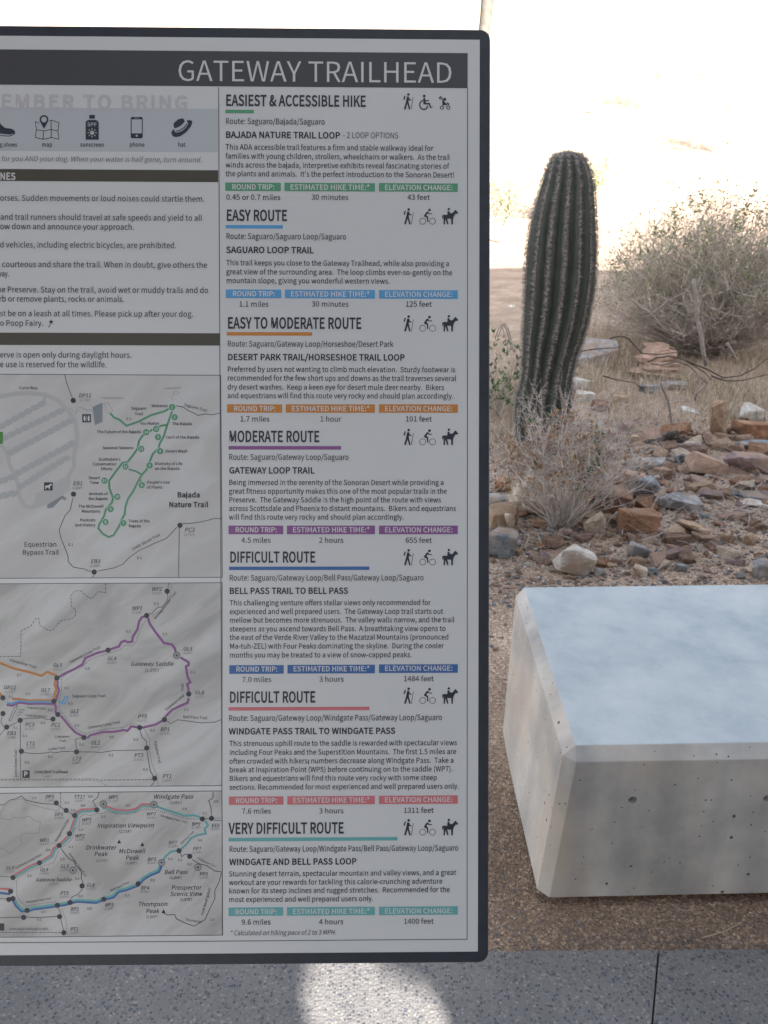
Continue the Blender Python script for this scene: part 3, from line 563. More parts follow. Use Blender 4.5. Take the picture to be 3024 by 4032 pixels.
ROUTES = [
 ('green', ('EASIEST & ACCESSIBLE HIKE', 888, 416.6, 1441.6, 41), (887.5, 432.5, 999.6, 446), ('Route: Saguaro/Bajada/Saguaro', 888, 489, 1280), ('BAJADA NATURE TRAIL LOOP', 888, 543, 1340),
  [('This ADA accessible trail features a firm and stable walkway ideal for', 1706, 589.5), ('families with young children, strollers, wheelchairs or walkers.  As the trail', 1771, 625), ('winds across the bajada, interpretive exhibits reveal fascinating stories of', 1768, 660), ("the plants and animals.  It's the perfect introduction to the Sonoran Desert!", 1790, 694.5)],
  (719, 752, 746), 787.7, ('0.45 or 0.7 miles', '30 minutes', '43 feet'), 432),
 ('blue', ('EASY ROUTE', 890.4, 869, 1132, 41), (889, 886, 1114, 899.6), ('Route: Saguaro/Saguaro Loop/Saguaro', 890, 941.6, 1364), ('SAGUARO LOOP TRAIL', 890, 996, 1236),
  [('This trail keeps you close to the Gateway Trailhead, while also providing a', 1769, 1045), ('great view of the surrounding area.  The loop climbs ever-so-gently on the', 1781.5, 1080.5), ('mountain slope, giving you wonderful western views.', 1535.6, 1115)],
  (1140, 1174, 1166.5), 1208, ('1.1 miles', '30 minutes', '125 feet'), 884.5),
 ('orange', ('EASY TO MODERATE ROUTE', 895, 1293, 1424, 42), (892.6, 1307.6, 1229.6, 1321), ('Route: Saguaro/Gateway Loop/Horseshoe/Desert Park', 895, 1364.7, 1549), ('DESERT PARK TRAIL/HORSESHOE TRAIL LOOP', 896, 1418, 1594),
  [('Preferred by users not wanting to climb much elevation.  Sturdy footwear is', 1793, 1464), ('recommended for the few short ups and downs as the trail traverses several', 1796.7, 1498.5), ('dry desert washes.  Keep a keen eye for desert mule deer nearby.  Bikers', 1749, 1534), ('and equestrians will find this route very rocky and should plan accordingly.', 1786.6, 1568)],
  (1592, 1625, 1618.5), 1660, ('1.7 miles', '1 hour', '101 feet'), 1306),
 ('purple', ('MODERATE ROUTE', 901, 1739.7, 1259, 42), (900, 1756, 1343, 1770), ('Route: Saguaro/Gateway Loop/Saguaro', 901, 1810.6, 1374), ('GATEWAY LOOP TRAIL', 902, 1864, 1239),
  [('Being immersed in the serenity of the Sonoran Desert while providing a', 1748, 1909.7), ('great fitness opportunity makes this one of the most popular trails in the', 1760, 1944), ('Preserve.  The Gateway Saddle is the high point of the route with views', 1737, 1978), ('across Scottsdale and Phoenix to distant mountains.  Bikers and equestrians', 1796, 2012), ('will find this route very rocky and should plan accordingly.', 1591, 2046)],
  (2069.5, 2103.5, 2095.5), 2137, ('4.5 miles', '2 hours', '655 feet'), 1752.7),
 ('navy', ('DIFFICULT ROUTE', 904, 2214, 1243, 41), (902, 2231, 1454, 2244.5), ('Route: Saguaro/Gateway Loop/Bell Pass/Gateway Loop/Saguaro', 902.7, 2286, 1668.7), ('BELL PASS TRAIL TO BELL PASS', 902.7, 2338, 1371.4),
  [('This challenging venture offers stellar views only recommended for', 1695.5, 2383.4), ('experienced and well prepared users.  The Gateway Loop trail starts out', 1745, 2418), ('mellow but becomes more strenuous.  The valley walls narrow, and the trail', 1789.5, 2451.5), ('steepens as you ascend towards Bell Pass.  A breathtaking view opens to', 1755.5, 2486), ('the east of the Verde River Valley to the Mazatzal Mountains (pronounced', 1767, 2519.5), ('Ma-tuh-ZEL) with Four Peaks dominating the skyline.  During the cooler', 1747.5, 2554), ('months you may be treated to a view of snow-capped peaks.', 1622.4, 2589)],
  (2619, 2653, 2644), 2685, ('7.0 miles', '3 hours', '1484 feet'), 2226),
 ('pink', ('DIFFICULT ROUTE', 902.7, 2765.6, 1243, 42), (900, 2784, 1454.6, 2798), ('Route: Saguaro/Gateway Loop/Windgate Pass/Gateway Loop/Saguaro', 900.5, 2838, 1741), ('WINDGATE PASS TRAIL TO WINDGATE PASS', 901, 2890.8, 1557),
  [('This strenuous uphill route to the saddle is rewarded with spectacular views', 1799.6, 2937), ('including Four Peaks and the Superstition Mountains.  The first 1.5 miles are', 1797, 2972), ('often crowded with hikers; numbers decrease along Windgate Pass.  Take a', 1786.6, 3006.5), ('break at Inspiration Point (WP5) before continuing on to the saddle (WP7).', 1783, 3040.5), ('Bikers and equestrians will find this route very rocky with some steep', 1721, 3074.5), ('sections. Recommended for most experienced and well prepared users only.', 1807.5, 3109)],
  (3136, 3169, 3161), 3203, ('7.6 miles', '3 hours', '1311 feet'), 2770.7),
 ('teal', ('VERY DIFFICULT ROUTE', 901, 3282, 1354.8, 42), (900, 3298.7, 1565, 3312.5), ('Route: Saguaro/Gateway Loop/Windgate Pass/Bell Pass/Gateway Loop/Saguaro', 902, 3353.7, 1805), ('WINDGATE AND BELL PASS LOOP', 902.7, 3405, 1404.7),
  [('Stunning desert terrain, spectacular mountain and valley views, and a great', 1796.7, 3450), ('workout are your rewards for tackling this calorie-crunching adventure', 1742.5, 3484), ('known for its steep inclines and rugged stretches.  Recommended for the', 1771.4, 3517), ('most experienced and well prepared users only.', 1471, 3551)],
  (3573, 3606, 3599), 3639.5, ('9.6 miles', '4 hours', '1400 feet'), 3288.6)]
for ri, (cname, hd, barr, rt, sub, body, bx_, vy, vals, iy) in enumerate(ROUTES):
    left = hd[1]
    mb = Print()
    for t, xr, y in body: mb.text(t, left, y, xr, 20.5, bold=6)
    mb.text(rt[0], rt[1], rt[2], rt[3], 22.5, bold=5)
    mb.text(sub[0], sub[1], sub[2], sub[3], 23.5, bold=21)
    if ri == 0: mb.text('- 2 LOOP OPTIONS', 1350, 544.5, 1569, 22.5)
    xs3 = ((left - 1, 1107.5 + (left - 890) * 0.7), (1121.5 + (left - 890) * 0.75, 1476.5), (1492, 1802.5))
    for (xa, xb), t in zip(xs3, vals): mb.text(t, (xa + xb) / 2 + 1, vy - (xa - 900) * (0.0 if ri < 4 else 0.0055), None, 20.5, bold=5, al='c')
    ent = mb.build('route_entry', M_INK, sign)
    ent['label'] = f'route paragraph headed {hd[0].title()} with {cname} bars and the distance {vals[0]}'
    mb = Print(); mb.text(hd[0], hd[1], hd[2], hd[3], hd[4], bold=20); mb.build('heading_lettering', M_INK, ent)
    mb = Print(); mb.rect(*barr, 0.0011); mb.build('colour_bar', INK[cname], ent)
    for (xa, xb), t in zip(xs3, ('ROUND TRIP:', 'ESTIMATED HIKE TIME:*', 'ELEVATION CHANGE:')):
        dy = -(xa - 900) * (0.0055 if ri >= 4 else (0.0 if ri > 1 else -0.004))
        mb = Print(); mb.rect(xa, bx_[0] + dy, xb, bx_[1] + dy, 0.0011); mb.build('stat_box', INK[cname], ent)
        m_ = 26 if t[0] == 'R' else 22
        mb = Print(); mb.text(t, xa + m_, bx_[2] + dy, xb - m_ + 2, 19.5, bold=14); mb.build('stat_lettering', M_PAPER, ent)
    kinds = (('hiker_icon', hiker, 1587), ('wheelchair_icon', wheelchair, 1651), ('stroller_icon', stroller, 1729)) if ri == 0 else (('hiker_icon', hiker, 1588), ('cyclist_icon', rider_bike, 1652), ('horse_rider_icon', horse, 1741))
    for nm, fn, x in kinds:
        mb = Print(); fn(mb, x, iy); mb.build(nm, M_INK, ent)

# ---- left column: what to bring
mb = Print(); mb.rect(XL + 60, 429, 858, 600, 0.0009); band = mb.build('packing_band', M_BAND, sign)
mb = Print(); mb.text('EMBER TO BRING', 3, 428, 741, 53, bold=22, sp=70, pre='REM'); mb.build('heading_lettering', M_GHOST, band)
mb = Print()
mb.text('g shoes', 0, 578, 69, 15.5, bold=16, pre='hikin')
for t, x0, x1 in (('map', 165, 207), ('sunscreen', 316, 411), ('phone', 510, 570), ('hat', 701, 731)): mb.text(t, x0, 578, x1, 16, bold=16)
mb.build('caption_lettering', M_GREYTXT, band)
mb = Print()                                 # hiking shoe
mb.ppoly([[(-62, 455), (-20, 452), (-4, 470), (4, 490), (20, 504), (48, 508), (60, 517), (59, 526), (40, 531), (10, 528), (-10, 524), (-40, 530), (-62, 528)]], 0.0013)
mb.line([(-62, 534), (-40, 536), (-10, 530), (12, 535), (35, 537), (52, 532), (61, 524)], 3, 0.0013); mb.build('shoe_icon', M_INK, band)
def pic(x, y): return (x * 460 / 1659, 430 + y * 170 / 613)
def pic2(x, y): return (460 + x * 400 / 1659, 430 + y * 170 / 705)
mb = Print()                                 # folded map with pin
for q in ([(560, 200), (505, 180), (520, 295), (505, 405), (620, 430), (735, 405), (840, 430), (825, 310), (840, 195), (738, 160), (700, 172)], [(522, 296), (625, 312)], [(625, 312), (728, 292)], [(728, 292), (824, 310)], [(622, 308), (615, 428)], [(728, 164), (730, 404)]):
    mb.line([pic(*p) for p in q], 2.6, 0.0013 + 0.00002 * len(mb.f) % 0.0003)
cx_, cy_ = pic(628, 150); L1 = [(cx_ + math.cos(w) * 17.5, cy_ - math.sin(w) * 17.5) for w in [math.radians(-35 + 250 * i / 14) for i in range(15)]] + [pic(628, 285)]
L2 = [(cx_ + math.cos(w) * 11.5, cy_ - math.sin(w) * 11.5) for w in [math.radians(24 * i) for i in range(15)]]
mb.ppoly([L1, L2], 0.0016); mb.build('folded_map_icon', M_INK, band)
mb = Print(); mb.ppoly([[pic(1270, 84), pic(1350, 84), pic(1350, 138), pic(1270, 138)]], 0.0013)
mb.ppoly([[pic(*p) for p in ((1218, 436), (1218, 190), (1235, 165), (1265, 155), (1355, 155), (1385, 165), (1404, 190), (1404, 436))]], 0.0013); bot = mb.build('sunscreen_icon', M_INK, band)
mb = Print(); x0, y0 = pic(1242, 246); mb.text('SPF', x0, y0, pic(1378, 246)[0], 14, bold=12); x0, y0 = pic(1311, 338); mb.disc(x0, y0, 8, 0.0016)
for i in range(8):
    w = math.pi / 4 * i; mb.line([(x0 + math.cos(w) * 12, y0 + math.sin(w) * 12), (x0 + math.cos(w) * 18, y0 + math.sin(w) * 18)], 3.6, 0.0016)
mb.v = mb.v; o_ = mb.build('sunscreen_marks', M_BAND, band)
mb = Print(); mb.ppoly([[pic2(*p) for p in ((245, 130), (410, 130), (425, 146), (425, 462), (410, 478), (245, 478), (230, 462), (230, 146))], [pic2(*p) for p in ((244, 170), (410, 170), (410, 398), (244, 398))],
    [pic2(327 + 19 * math.cos(i * 0.628), 437 + 19 * math.sin(i * 0.628)) for i in range(10)], [pic2(*p) for p in ((288, 146), (366, 146), (366, 154), (288, 154))]], 0.0013); mb.build('phone_icon', M_INK, band)
mb = Print()
mb.ppoly([[pic2(*p) for p in ((925, 265), (935, 225), (1010, 165), (1075, 152), (1100, 170), (1112, 205), (1060, 262), (1000, 300), (945, 315))]], 0.0013)
mb.ppoly([[pic2(*p) for p in ((938, 325), (950, 372), (985, 386), (1060, 362), (1130, 305), (1168, 240), (1140, 190), (1180, 180), (1222, 188), (1236, 220), (1210, 290), (1130, 385), (1040, 445), (965, 460), (915, 445), (892, 400), (900, 360))]], 0.0013)
mb.line([pic2(*p) for p in ((970, 365), (1040, 345), (1110, 295), (1150, 240))], 4, 0.0013); mb.build('hat_icon', M_INK, band)
# ---- rules
rules = Print()
note = Print(); note.text('for you AND your dog. When your water is half gone, turn around.', 5, 635, 796, 19.5, it=0.2); note.build('water_note', M_TEALTXT, sign)
hours = Print(); foot = Print(); foot.text('* Calculated on hiking pace of 2 to 3 MPH.', 905.6, 3682, 1323, 19, it=0.2); foot.build('footnote', M_INK, sign)
R = ((791, 'orses. Sudden movements or loud noises could startle them.', 0, 806.5, 'h'), (866, 'and trail runners should travel at safe speeds and yield to all', 2, 797, ''), (903, 'ow down and announce your approach.', 0, 530, 'sl'),
     (975, 'd vehicles, including electric bicycles, are prohibited.', 0, 696, 'motorize'), (1052, 'courteous and share the trail. When in doubt, give others the', 8, 817, ''), (1089, 'ay.', 8, 37, 'w'), (1151.5, 'e Preserve. Stay on the trail, avoid wet or muddy trails and do', 7, 821.6, 'th'),
     (1188, 'b or remove plants, rocks or animals.', 8, 491, 'distur'), (1245.5, 'st be on a leash at all times. Please pick up after your dog.', 0, 762.5, 'mu'), (1283.5, 'o Poop Fairy.', 0, 172.4, 'n'), (1408, 'erve is open only during daylight hours.', 0, 519.6, 'Pres'), (1446, 'e use is reserved for the wildlife.', 0, 422, ''))
for y, t, x0, x1, pre in R: (hours if y > 1400 else rules).text(t, x0, y, x1, 22.5, bold=4, pre=pre)
sx_, sy_ = 202, 1268
rules.ppoly([[(sx_ + (11 if i % 2 == 0 else 5) * math.sin(i * math.pi / 5), sy_ - (11 if i % 2 == 0 else 5) * math.cos(i * math.pi / 5)) for i in range(10)]], 0.0013); rules.line([(199, 1276), (192, 1290)], 3, 0.00136)
rules.build('rules_lettering', M_INK, sign); hours.build('opening_hours_lettering', M_INK, sign)
mb = Print(); mb.rect(XL + 60, 671, 859.5, 718, 0.0010); o_ = mb.build('section_bar', M_OLIVE, sign); mb = Print(); mb.text('NES', 0, 708, 63, 26, bold=22, pre='GUIDELI'); mb.build('bar_lettering', M_PAPER, o_)
mb = Print(); mb.rect(XL + 60, 1312.5, 866, 1361, 0.0010); mb.build('section_bar', M_OLIVE, sign)
# ------------------------------------------------------------------ the three printed trail maps
def relief(name, amount, lo=0.50):
    m, N, L, B = new_mat(name); B.inputs['Roughness'].default_value = 0.4; B.inputs['Specular IOR Level'].default_value = 0.4
    mp = N.new('ShaderNodeMapping'); m0 = N.new('ShaderNodeMapping'); tc = N.new('ShaderNodeTexCoord'); m0.inputs['Rotation'].default_value = (0, 0.62, 0); mp.inputs['Scale'].default_value = (9, 10, 30)
    t = N.new('ShaderNodeTexNoise'); t.inputs['Scale'].default_value = 1.0; t.inputs['Detail'].default_value = 5; t.inputs['Distortion'].default_value = 0.9
    L.new(tc.outputs['Object'], m0.inputs[0]); L.new(m0.outputs[0], mp.inputs[0]); L.new(mp.outputs[0], t.inputs['Vector'])
    r = ramp(N, [(0.36, (0.49 - amount,) * 3), (0.50, (0.49 - amount * 0.35,) * 3), (0.64, (0.515, 0.52, 0.53))]); L.new(t.outputs['Fac'], r.inputs[0]); L.new(r.outputs[0], B.inputs['Base Color'])
    return m
def region(oy):
    return lambda pts: [(x * 900 / 1659, oy + y * 900 / 1659) for x, y in pts]
def run_map(oy, corners, mat_, dots_, rings, trails, blacks, dotted, dashed, texts, thin=()):
    Rg = region(oy); k = 900 / 1659
    mb = Print(); c = [S(*p) for p in Rg(corners)]; mb.poly([c], 0.0008); bg = mb.build('trail_map', mat_, sign)
    mb = Print(); mb.line(Rg(corners), 2.6, 0.0011, closed=True); mb.build('map_border', M_LINE, bg)
    for i, (cn, pts, w, sh) in enumerate(trails):
        mb = Print(); mb.line(Rg(pts), w * k * 1.15, 0.00112 + i * 0.00002, sh * k); mb.build('trail_line', INK[cn], bg)
    mb = Print()
    for i, (pts, w) in enumerate(blacks): mb.line(Rg(pts), w * k, 0.0014 + (i % 12) * 0.00001)
    for pts in dotted: mb.dots(Rg(pts), 14.5 * k, 3.6 * k, 0.00138)
    for pts in dashed: mb.dashes(Rg(pts), 11, 4, 2.4, 0.00139)
    mb.build('path_lines', M_LINE, bg)
    if thin:
        mb = Print()
        for i, (pts, w) in enumerate(thin): mb.line(Rg(pts), w * k, 0.00105 + i * 0.000006)
        mb.build('faint_lines', M_GREYLINE, bg)
    mb = Print()
    for p in dots_: q = Rg([p])[0]; mb.disc(q[0], q[1], 10.2, 0.0016)
    mb.build('junction_dots', M_INK, bg)
    if rings:
        mb = Print()
        for p in rings: q = Rg([p])[0]; mb.disc(q[0], q[1], 14.5, 0.00155)
        v = mb.build('viewpoint_discs', M_MIDGREY, bg)
        mb = Print()
        for p in rings: q = Rg([p])[0]; mb.disc(q[0], q[1], 3.6, 0.0017); mb.disc(q[0], q[1], 14.5, 0.00165, 13)
        mb.build('viewpoint_rings', M_INK, bg)
    tx = {}
    for t in texts:
        s_, x, y, cap = t[:4]; o = dict(t[4]) if len(t) > 4 else {}
        mt = o.pop('m', 'ink'); q = Rg([(x, y)])[0]
        if 'x1' in o: o['x1'] = o['x1'] * k
        tx.setdefault(mt, Print()).text(s_, q[0], q[1], cap=cap * k, h=0.00175, **o)
    for mt, mb in tx.items(): mb.build('map_lettering', {'ink': M_INK, 'soft': M_GREYTXT, 'white': M_PAPER, 'faint': M_MIDGREY}[mt], bg)
    return bg, Rg
M_MIDGREY = ink('mid_grey_ink', (0.26, 0.27, 0.28)); M_GREYLINE = ink('faint_grey_ink', (0.25, 0.255, 0.265)); M_LOT = ink('car_park_tint', (0.365, 0.38, 0.40)); M_LOT2 = ink('road_tint', (0.405, 0.41, 0.42)); M_ROOF = ink('roof_tint', (0.20, 0.23, 0.26))
IT = dict(it=0.21, bold=3); C = dict(al='c'); CB = dict(al='c', bold=9); RB = dict(al='r', bold=9); LB = dict(bold=9)
def merge(*a):
    o = {}
    for d_ in a: o.update(d_)
    return o
C['bold'] = 4
SOFT = dict(m='soft', it=0.21, al='c', bold=-3)
# ---- map of the nature trail
green = [(800, 345), (830, 377), (868, 392), (918, 436), (1000, 408), (1100, 358), (1190, 332), (1248, 302)]
loop = [(1250, 330), (1215, 430), (1190, 510), (1160, 565), (1153, 600), (1110, 640), (1090, 690), (1065, 755), (1030, 792), (1000, 845), (965, 915), (930, 965), (912, 1020), (905, 1080), (880, 1125), (860, 1175), (825, 1230), (790, 1243), (750, 1222), (715, 1180), (722, 1150), (757, 1090), (768, 1045), (812, 995), (822, 960), (795, 890), (793, 835), (840, 770), (890, 705), (925, 700), (970, 645), (1000, 600), (1010, 545), (1035, 508), (1100, 468), (1165, 437), (1215, 430)]
trails = [('green', green, 13, 0), ('green', loop, 13, 0), ('green', [(935, 752), (985, 765), (1030, 790)], 11, 0), ('green', [(1010, 815), (1028, 850)], 11, 0)]
blacks = [([(470, 64), (488, 135), (527, 235)], 5), ([(530, 960), (512, 1045), (475, 1085), (430, 1190), (440, 1240), (495, 1380), (496, 1422), (535, 1462), (622, 1477), (640, 1489), (665, 1491)], 5), ([(708, 1491), (830, 1467), (890, 1442), (945, 1387), (1010, 1342), (1120, 1290), (1210, 1252), (1285, 1172)], 5),
          ([(684, 1520), (668, 1541)], 5), ([(1325, 1145), (1390, 1143), (1470, 1132), (1555, 1109), (1610, 1110)], 5), ([(1302, 1180), (1297, 1536)], 4.5), ([(1280, 291), (1330, 300), (1370, 328), (1410, 345), (1438, 361), (1490, 350), (1540, 357), (1602, 342)], 5)]
num = lambda n, x, y: (str(n), x, y + 9, 19, dict(m='white', bold=12, al='c'))
NUMS = [(1, 1250, 301), (2, 1268, 374), (3, 1148, 518), (4, 1163, 621), (5, 1087, 724), (6, 1030, 867), (7, 896, 1142), (8, 767, 1134), (9, 804, 1040), (10, 853, 951), (11, 760, 834), (12, 912, 732), (13, 1026, 604), (14, 1062, 483), (15, 1134, 460)]
T = [('Carla Way', 208, 172, 21, C), ('DP11', 617, 230, 27, merge(IT, C)), ("(1,716')", 618, 258, 16, SOFT), ('Trailhead Shelter', 817, 242, 15, dict(m='faint', al='c')), ('Welcome', 1220, 301, 20, RB), ('Saguaro', 1008, 320, 21, C), ('Trail', 1010, 360, 21, C), ('0.1', 936, 395, 20, C),
     ('You Matter', 1158, 429, 20, RB), ('The Bajada', 1251, 431, 20, LB), ('The Future of the Bajada', 1025, 490, 20, RB), ('Cacti of the Bajada', 1203, 529, 20, LB), ('Sonoran Seasons', 972, 606, 20, RB), ('Desert Wash', 1201, 630, 20, LB), ("Scottsdale's", 876, 689, 20, RB), ('Conservation', 848, 724, 20, RB), ('Efforts', 818, 759, 20, RB),
     ('Diversity of Life', 1125, 721, 20, LB), ('on the Bajada', 1125, 756, 20, LB), ('Desert', 686, 824, 20, CB), ('Time', 686, 859, 20, CB), ("People's Use", 1067, 856, 20, LB), ('of Plants', 1067, 892, 20, LB), ('Animals of', 784, 939, 20, RB), ('the Bajada', 784, 975, 20, RB), ('The McDowell', 753, 1030, 20, RB), ('Mountains', 731, 1066, 20, RB), ('Packrats', 695, 1130, 20, RB), ('and History', 695, 1166, 20, RB),
     ('Trees of the', 934, 1137, 20, LB), ('Bajada', 934, 1173, 20, LB), ('Bajada', 1370, 955, 36, merge(C, dict(bold=24))), ('Nature Trail', 1370, 1026, 36, merge(C, dict(bold=24))), ('EB1', 565, 868, 28, merge(IT, C)), ("(1,699')", 562, 896, 16, SOFT), ('EB3', 693, 1434, 28, merge(IT, C)), ("(1,689')", 690, 1462, 16, SOFT), ('PC3', 1376, 1205, 29, merge(IT, C)), ("(1,711')", 1375, 1233, 16, SOFT),
     ('Equestrian', 295, 1313, 34, C), ('Bypass Trail', 296, 1371, 34, C), ('0.1', 515, 1308, 19, C), ('0.1', 1014, 1403, 20, C), ('104th Street Trail', 962, 1344, 21, dict(ang=28.5)), ('Saguaro Trail', 1335, 290, 20, dict(ang=-15.5)), ('Amphitheatre', 1193, 172, 14, dict(m='faint', ang=3))]
bg, Rg = run_map(1440, [(-2300, 80), (0, 62), (1602, 70), (1614, 1535), (0, 1543), (-2300, 1556)], relief('map_relief_light', 0.045), [(533, 253), (535, 932), (685, 1497), (1307, 1158)], [], trails, blacks, [], [], T + [num(*q) for q in NUMS],
    thin=[([(1255, 250), (1245, 225), (1262, 205), (1290, 210), (1297, 195), (1280, 182), (1260, 188), (1258, 205)], 2.5), ([(500, 300), (548, 342), (560, 310), (590, 300), (630, 322), (672, 318)], 3), ([(545, 360), (560, 330), (600, 312), (640, 330), (672, 330)], 2), ([(760, 275), (775, 345), (822, 330), (782, 265), (745, 285)], 2.5)])
mb = Print()
for n_, x, y in NUMS: q = Rg([(x, y)])[0]; mb.disc(q[0], q[1], 12.6, 0.00145)
o_ = mb.build('stop_discs', INK['green'], bg)
mb = Print()
for n_, x, y in NUMS: q = Rg([(x, y)])[0]; mb.disc(q[0], q[1], 14.6, 0.00141, 12.8)
mb.build('stop_rings', M_PAPER, bg)
mb = Print()                                 # roads round the car park
for i, (pts, w) in enumerate([([(-500, 420), (-200, 280), (0, 226), (110, 203), (210, 200), (330, 210), (420, 252), (500, 330), (545, 400), (562, 500), (555, 580), (535, 660), (540, 730), (490, 815)], 32), ([(490, 815), (400, 860), (330, 900), (270, 1000), (230, 1030), (180, 1020), (145, 960), (130, 850), (110, 790), (70, 720), (58, 640), (20, 590), (-40, 570)], 30), ([(330, 215), (320, 265), (290, 285)], 26)]):
    mb.line(Rg(pts), w * 900 / 1659, 0.00090 + i * 0.00001)
mb.ppoly([Rg([(245, 1010), (262, 925), (330, 900), (420, 850), (500, 790), (515, 830), (500, 905), (420, 960), (330, 1012), (240, 1045)])], 0.00094); mb.build('map_roads', M_LOT2, bg)
mb = Print(); random.seed(11)                # notched strips of parking bays
def bays(x0, y0, x1, y1, w):
    L_ = math.hypot(x1 - x0, y1 - y0); ex, ey = (x1 - x0) / L_, (y1 - y0) / L_; nx_, ny_ = -ey, ex; top, bot = [], []; d = 0; j = 0
    while d < L_:
        e = min(L_, d + 55); ww = w / 2
        for q in ((d + 4, ww), (e - 8, ww), (e - 8, ww - 10), (e, ww - 10)): top.append((x0 + ex * q[0] - nx_ * q[1], y0 + ey * q[0] - ny_ * q[1])); bot.append((x0 + ex * (q[0] + 9) + nx_ * q[1], y0 + ey * (q[0] + 9) + ny_ * q[1]))
        d = e
    mb.ppoly([Rg(top + bot[::-1])], 0.00098)
for q in ((-60, 480, 330, 262, 44), (-40, 560, 465, 318, 44), (50, 645, 520, 395, 46), (110, 790, 545, 555, 46), (-150, 900, 110, 800, 46), (130, 890, 500, 660, 44), (-150, 980, 130, 920, 50)): bays(*q)
mb.build('parking_bays', M_LOT, bg)
mb = Print(); mb.ppoly([Rg([(672, 298), (745, 268), (745, 408), (690, 432)])], 0.00098); mb.ppoly([Rg([(342, 1010), (455, 940), (485, 965), (470, 978), (450, 965), (385, 1030), (345, 1035)])], 0.00098); mb.build('map_buildings', M_ROOF, bg)
mb = Print()
for x, y in ((598, 352), (321, 846)): mb.ppoly([Rg([(x, y), (x + 63, y), (x + 63, y + 60), (x, y + 60)])], 0.0012)
sq = mb.build('pictogram_squares', M_INK, bg)
mb = Print()
for x in (615, 645):
    q = Rg([(x, 368)])[0]; mb.disc(q[0], q[1], 3, 0.0013); mb.ppoly([Rg([(x - 8, 374), (x + 8, 374), (x + 5, 402), (x - 5, 402)])], 0.0013)
mb.line(Rg([(630, 362), (630, 404)]), 1.6, 0.00132)
mb.ppoly([Rg([(327, 872), (355, 868), (365, 858), (378, 858), (376, 868), (366, 872), (362, 896), (356, 896), (354, 884), (338, 884), (336, 896), (330, 896), (330, 880)])], 0.0013); mb.build('pictograms', M_PAPER, bg)
mb = Print(); mb.ppoly([Rg([(-60, 480), (23, 480), (23, 568), (-60, 568)])], 0.0012); mb.build('parking_square', ink('leaf_green_ink', (0.05, 0.22, 0.03)), bg)

# ---- map of the loop trails
g1 = [(415, 755), (470, 722), (540, 690), (600, 655), (620, 610), (700, 575), (785, 552), (865, 525), (880, 495), (905, 484), (930, 495), (960, 490), (965, 455), (1000, 400), (1010, 345), (1030, 315), (1063, 300)]
g2 = [(1075, 318), (1085, 355), (1125, 415), (1190, 500), (1250, 512), (1270, 540), (1282, 588)]
g3 = [(1310, 605), (1370, 640), (1370, 660), (1350, 670), (1362, 745), (1382, 785), (1360, 800), (1368, 830), (1370, 870)]
g4 = [(1372, 900), (1360, 935), (1300, 960), (1250, 985), (1205, 1030), (1195, 1056), (1130, 1092), (1040, 1113), (1015, 1115), (955, 1105), (925, 1138), (900, 1132), (820, 1145), (740, 1147), (655, 1170), (635, 1192)]
g5 = [(605, 1178), (550, 1150), (510, 1110), (470, 1060), (442, 1028)]
west = [(52, 935), (85, 942), (145, 920), (215, 930), (290, 928), (392, 930)]
trails = [('orange', [(-300, 560), (0, 645), (100, 685), (200, 708), (302, 738), (345, 710), (412, 738)], 15, 0), ('orange', [(406, 760), (398, 800), (410, 835), (398, 870), (395, 920)], 15, 0), ('purple', [(420, 775), (418, 810), (430, 840), (418, 880), (408, 920)], 14, 0), ('orange', [(90, 918)] + west[2:], 14, 12), ('blue', west, 14, 0), ('purple', west, 14, -13),
          ('purple', g1, 15, 0), ('purple', g2, 15, 0), ('purple', g3, 15, 0), ('purple', g4, 15, 0), ('purple', g5, 15, 0), ('purple', [(395, 935), (407, 965), (404, 1000), (420, 1020)], 15, 0), ('blue', [(425, 925), (455, 930), (470, 895), (492, 888), (490, 905), (470, 940), (445, 940)], 9, 0), ('orange', [(-60, 840), (0, 865), (12, 885)], 14, 0)]
blacks = [([(1225, 68), (1215, 125), (1220, 180), (1200, 215), (1175, 240), (1150, 240), (1120, 265), (1105, 285), (1080, 292)], 4.5), ([(165, 1052), (225, 1045), (280, 1045), (300, 1038), (340, 1055), (385, 1053)], 4.5), ([(148, 1060), (100, 1090), (50, 1110), (0, 1170), (-200, 1250)], 4.5), ([(148, 1060), (151, 1490)], 4), ([(175, 1295), (250, 1303), (345, 1297), (370, 1290), (400, 1298), (450, 1287), (557, 1288)], 4.5),
          ([(575, 1290), (700, 1291), (720, 1297), (830, 1280), (1065, 1276)], 4.5), ([(608, 1186), (560, 1195), (550, 1208), (556, 1270)], 4.5), ([(1015, 1125), (1030, 1180), (1065, 1215), (1065, 1262), (1075, 1330), (1092, 1430), (1123, 1482), (1118, 1515), (1095, 1537)], 5), ([(1210, 1065), (1240, 1085), (1290, 1057), (1370, 1067), (1460, 1080), (1560, 1075), (1608, 1055)], 4.5),
          ([(25, 1010), (8, 1070), (25, 1105), (48, 1110)], 4), ([(130, 950), (105, 970), (65, 1060), (80, 1063), (118, 985), (130, 950)], 3.5)]
dotted = [[(1248, 70), (1238, 150), (1222, 210), (1180, 265), (1130, 285), (1100, 310)], [(1063, 335), (1035, 370), (1010, 430), (985, 500), (960, 520), (905, 518), (880, 545), (800, 575), (720, 595), (640, 630), (600, 672), (500, 710), (448, 755), (448, 850), (435, 900), (430, 980), (460, 1015), (520, 1095), (570, 1135), (625, 1160), (690, 1135), (800, 1122), (900, 1112), (955, 1082), (1010, 1098), (1045, 1120), (1090, 1205), (1085, 1280), (1105, 1380), (1135, 1450), (1150, 1540)]]
